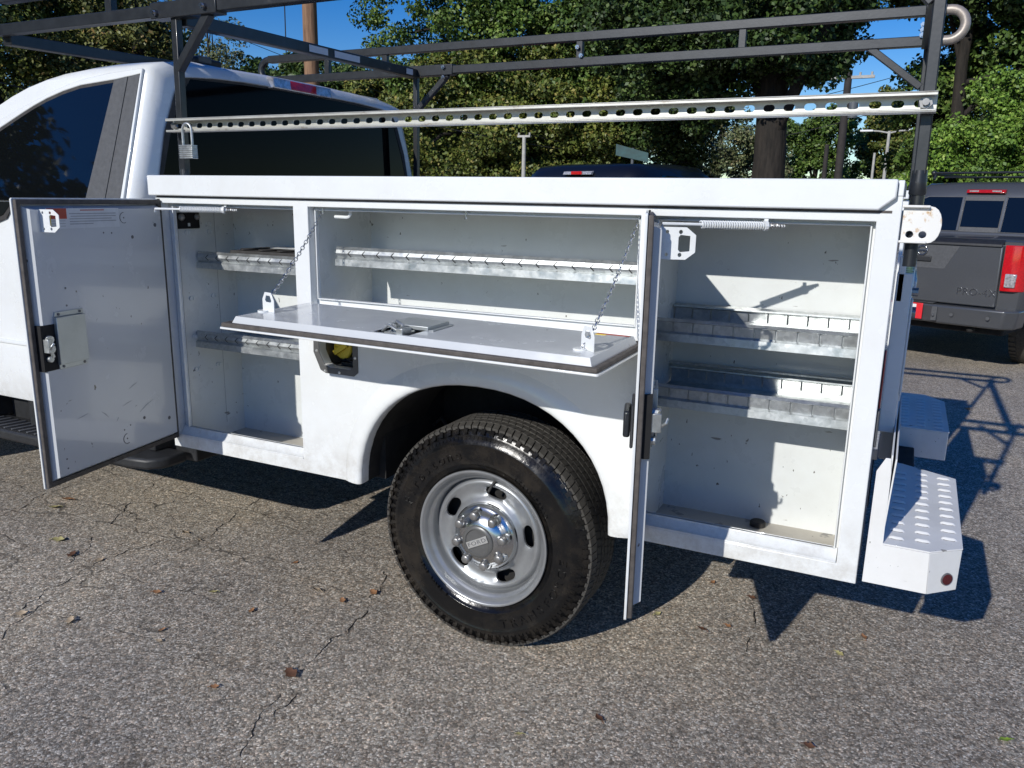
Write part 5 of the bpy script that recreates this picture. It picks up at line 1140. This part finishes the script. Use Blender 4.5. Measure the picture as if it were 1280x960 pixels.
T_('pale green thin tree behind the thick dark trunk', 12.3, 34, 4.4, .14, [(-.6, 0, 2.7, 2.0, 1.7, 2), (1.5, 0, 2.2, 1.3, 1.3, 1)], 'pale', 170, 70, .11, clump=(.25, .5), branches=10)
T_('green tree in the sky gap behind the transformer pole', 6.2, 36, 3.8, .14, [(-1.0, 0, 2.8, 1.2, 1.2, 1), (.5, 0, 3.2, 1.1, 1.0, 1), (.1, 0, 2.0, 1.7, .8, .8)], 'oak', 170, 75, .12, clump=(.22, .45))
T_('yellow-green conifer behind the double-armed street lamp', 2.0, 38, 4.2, .14, [(-.2, 0, 3.9, .75, 1.0, 1), (0, 0, 2.6, 1.15, 1.1, 1)], 'olive', 170, 80, .12, clump=(.22, .42))
T_('dark tree leaning over the rear rack post at the right', -1.6, 17.5, 8, .12, [(.3, 0, 5.1, 1.7, 1.0, 2), (2.3, 0, 4.5, 1.7, 1.4, 2), (-1.5, 0, 5.6, 1.1, .6, 1), (3.8, 0, 5.0, 1.8, 1.8, 1.2), (-.9, 0, 6.9, 2.6, 1.3, 1)], 'darkleaf', 360, 125, .085, clump=(.2, .45))
T_('narrow dark evergreen just right of the street lamp', -.45, 20, 3.9, .12, [(0, 0, 2.3, .28, 1.15, 1), (.2, .2, 1.5, .4, .8, 1)], 'darkleaf', 110, 110, .085, clump=(.2, .4))
T_('dark leafy tree behind the grey pickup at the right edge', -5.6, 19, 5, .2, [(0, 0, 3.2, 2.3, 1.9, 2), (-1.2, 0, 2.2, 1.3, 1.7, 1), (2.0, 0, 3.2, 1.8, 1.8, 1)], 'oak', 300, 120, .088, clump=(.22, .5))
T_('bright green sunlit shrub above the grey pickup', -5.0, 13.5, 2.6, .09, [(-.5, 0, 1.55, .75, .75, 1.2), (.5, 0, 1.95, .9, .75, 1.3), (1.4, .2, 2.1, .8, .9, 1), (-.1, .4, 2.4, .6, .5, .5)], 'bright', 230, 150, .052, clump=(.14, .32), name='shrub', cat='shrub', branches=3)
# trees that stand behind the viewer's left and show only as reflections in the cab window and chrome
T_('broad tree behind the viewer, mirrored in the cab side window', 122, 20, 4, .3, [(0, 0, 5.6, 4.2, 5.0, 2), (6.5, 0, 5.0, 3.6, 4.4, 1), (-6.5, 0, 5.4, 3.8, 4.8, 1)], 'darkleaf', 420, 45, .26, clump=(.6, 1.2))
T_('second broad tree behind the viewer, far to the right', 232, 26, 4, .3, [(0, 0, 2.6, 3.2, 2.0, 2), (4.5, 0, 2.4, 2.6, 1.8, 1)], 'darkleaf', 120, 45, .25, clump=(.5, .9))

# ================================================================== FALLEN LEAVES
def leaf(x, y, mk, label, s=.04, curl=.35, rot=0.):
    mb = MB(); n = 7; pts = []
    for i in range(n):
        q = i / (n - 1); wv = s * .42 * math.sin(PI * min(1, q * 1.05)) ** .7 * (1 + .25 * math.sin(q * 14)); pts.append((q, max(wv, .0008)))
    vs = []
    for q, wv in pts:
        zc = .0035 + curl * s * (q - .5) ** 2 * 1.6
        for k, sgn in enumerate((-1, 0, 1)): vs.append(((q - .5) * s * 1.5, sgn * wv, zc + (abs(sgn) * wv * curl * (1.1 if sgn > 0 else .4))))
    c_, s_ = math.cos(rot), math.sin(rot)
    mb.add([(x + a * c_ - b_ * s_, y + a * s_ + b_ * c_, z) for a, b_, z in vs], [(i * 3 + k, i * 3 + k + 1, (i + 1) * 3 + k + 1, (i + 1) * 3 + k) for i in range(n - 1) for k in range(2)])
    mb.tube([(x - s * .75 * c_, y - s * .75 * s_, .004 + curl * s * .4), (x - s * 1.1 * c_, y - s * 1.1 * s_, .006)], .0012, 4)
    o = mb.build('fallen_leaf', mk, None, smooth=60, recalc=False)
    for v_ in o.data.vertices: v_.co -= Vector((x, y, 0))
    o.location = (x, y, GZ); tag(o, label, 'leaf', 'fallen leaves on the asphalt')
LV = [(-3.569, .261, 'leaf_orange', 'orange-brown leaf on the asphalt just below the lower corner of the front door', .055), (-3.53, .162, 'leaf_yellow', 'pale yellow leaf left of the orange-brown leaf near the open front door', .05),
(-3.16, -.072, 'leaf_yellow', 'thin pale yellow leaf curl left of centre in the cracked area', .05), (-2.981, -.141, 'leaf_brown', 'brown leaf lying on a crack below the thin yellow one', .05), (-2.833, -.122, 'leaf_tan', 'small tan leaf just right of the crack at the left', .035),
(-2.742, .243, 'leaf_tan', 'tan leaf near the shadow under the front compartment', .04), (-2.632, .214, 'leaf_tan', 'tiny tan leaf right beside a larger tan one', .025), (-2.691, -.547, 'leaf_tan', 'pale tan leaf at the left edge of the picture', .04),
(-2.493, -.499, 'leaf_tan', 'curled tan leaf in the left foreground', .045), (-2.161, -.391, 'leaf_orange', 'small orange leaf right of the curled tan foreground leaf', .026), (-2.399, -.206, 'leaf_orange', 'orange leaf in the middle of the left half', .032), (-2.214, -.107, 'leaf_yellow', 'dull olive-yellow leaf between two orange leaves', .034),
(-2.113, -.442, 'leaf_tan', 'tan fleck below the small orange leaf', .022), (-1.879, .094, 'leaf_tan', 'pale tan leaf left of the big wheel', .038), (-1.737, .069, 'leaf_orange', 'orange leaf between the pale tan leaf and the big wheel', .034), (-1.671, .175, 'leaf_orange', 'orange leaf lodged in the crack beside the big wheel', .04),
(-1.984, -.145, 'leaf_orange', 'rusty leaf scrap left of the big wheel', .030), (-1.584, -.389, 'leaf_brown', 'large curled dark brown leaf in front of the big wheel', .055), (-1.746, -.551, 'leaf_orange', 'small orange leaf in the centre-left foreground', .026), (-2.111, .24, 'leaf_orange', 'orange fleck left of the arch shadow', .025),
(-.486, .502, 'leaf_brown', 'brown leaf between the wheel and the pointed door shadow', .035), (.037, .718, 'leaf_orange', 'orange leaf right of the pointed door shadow', .035), (-.636, -.145, 'leaf_brown', 'dark brown leaf in the foreground right of the wheel', .034), (.431, .301, 'leaf_green', 'yellow-green leaf at the lower right corner', .035),
(-.03, .561, 'leaf_yellow', 'thin pale stalk-like leaf right of the pointed door shadow', .030), (-.406, .569, 'leaf_orange', 'orange scrap just left of the pointed door shadow', .025), (-.066, .011, 'leaf_brown', 'brown leaf in the right foreground', .030), (-.656, .534, 'leaf_yellow', 'yellow-green leaf at the foot of the rear compartment door', .028),
(-.367, .827, 'leaf_brown', 'dark leaf within the shadow under the rear compartment', .030), (-.815, -.32, 'leaf_yellow', 'small yellowish leaf at the bottom edge, right of centre', .025), (-.53, .883, 'leaf_orange', 'orange leaf beside the shadow below the rear sill', .028), (.552, 4.638, 'leaf_tan', 'tan leaf on the sunlit asphalt beyond the bumper', .06)]
for x, y, mk, lab_, s_ in LV: leaf(x, y, mk, lab_, s_ * .75, .3 + .4 * random.random(), random.random() * 6.28)
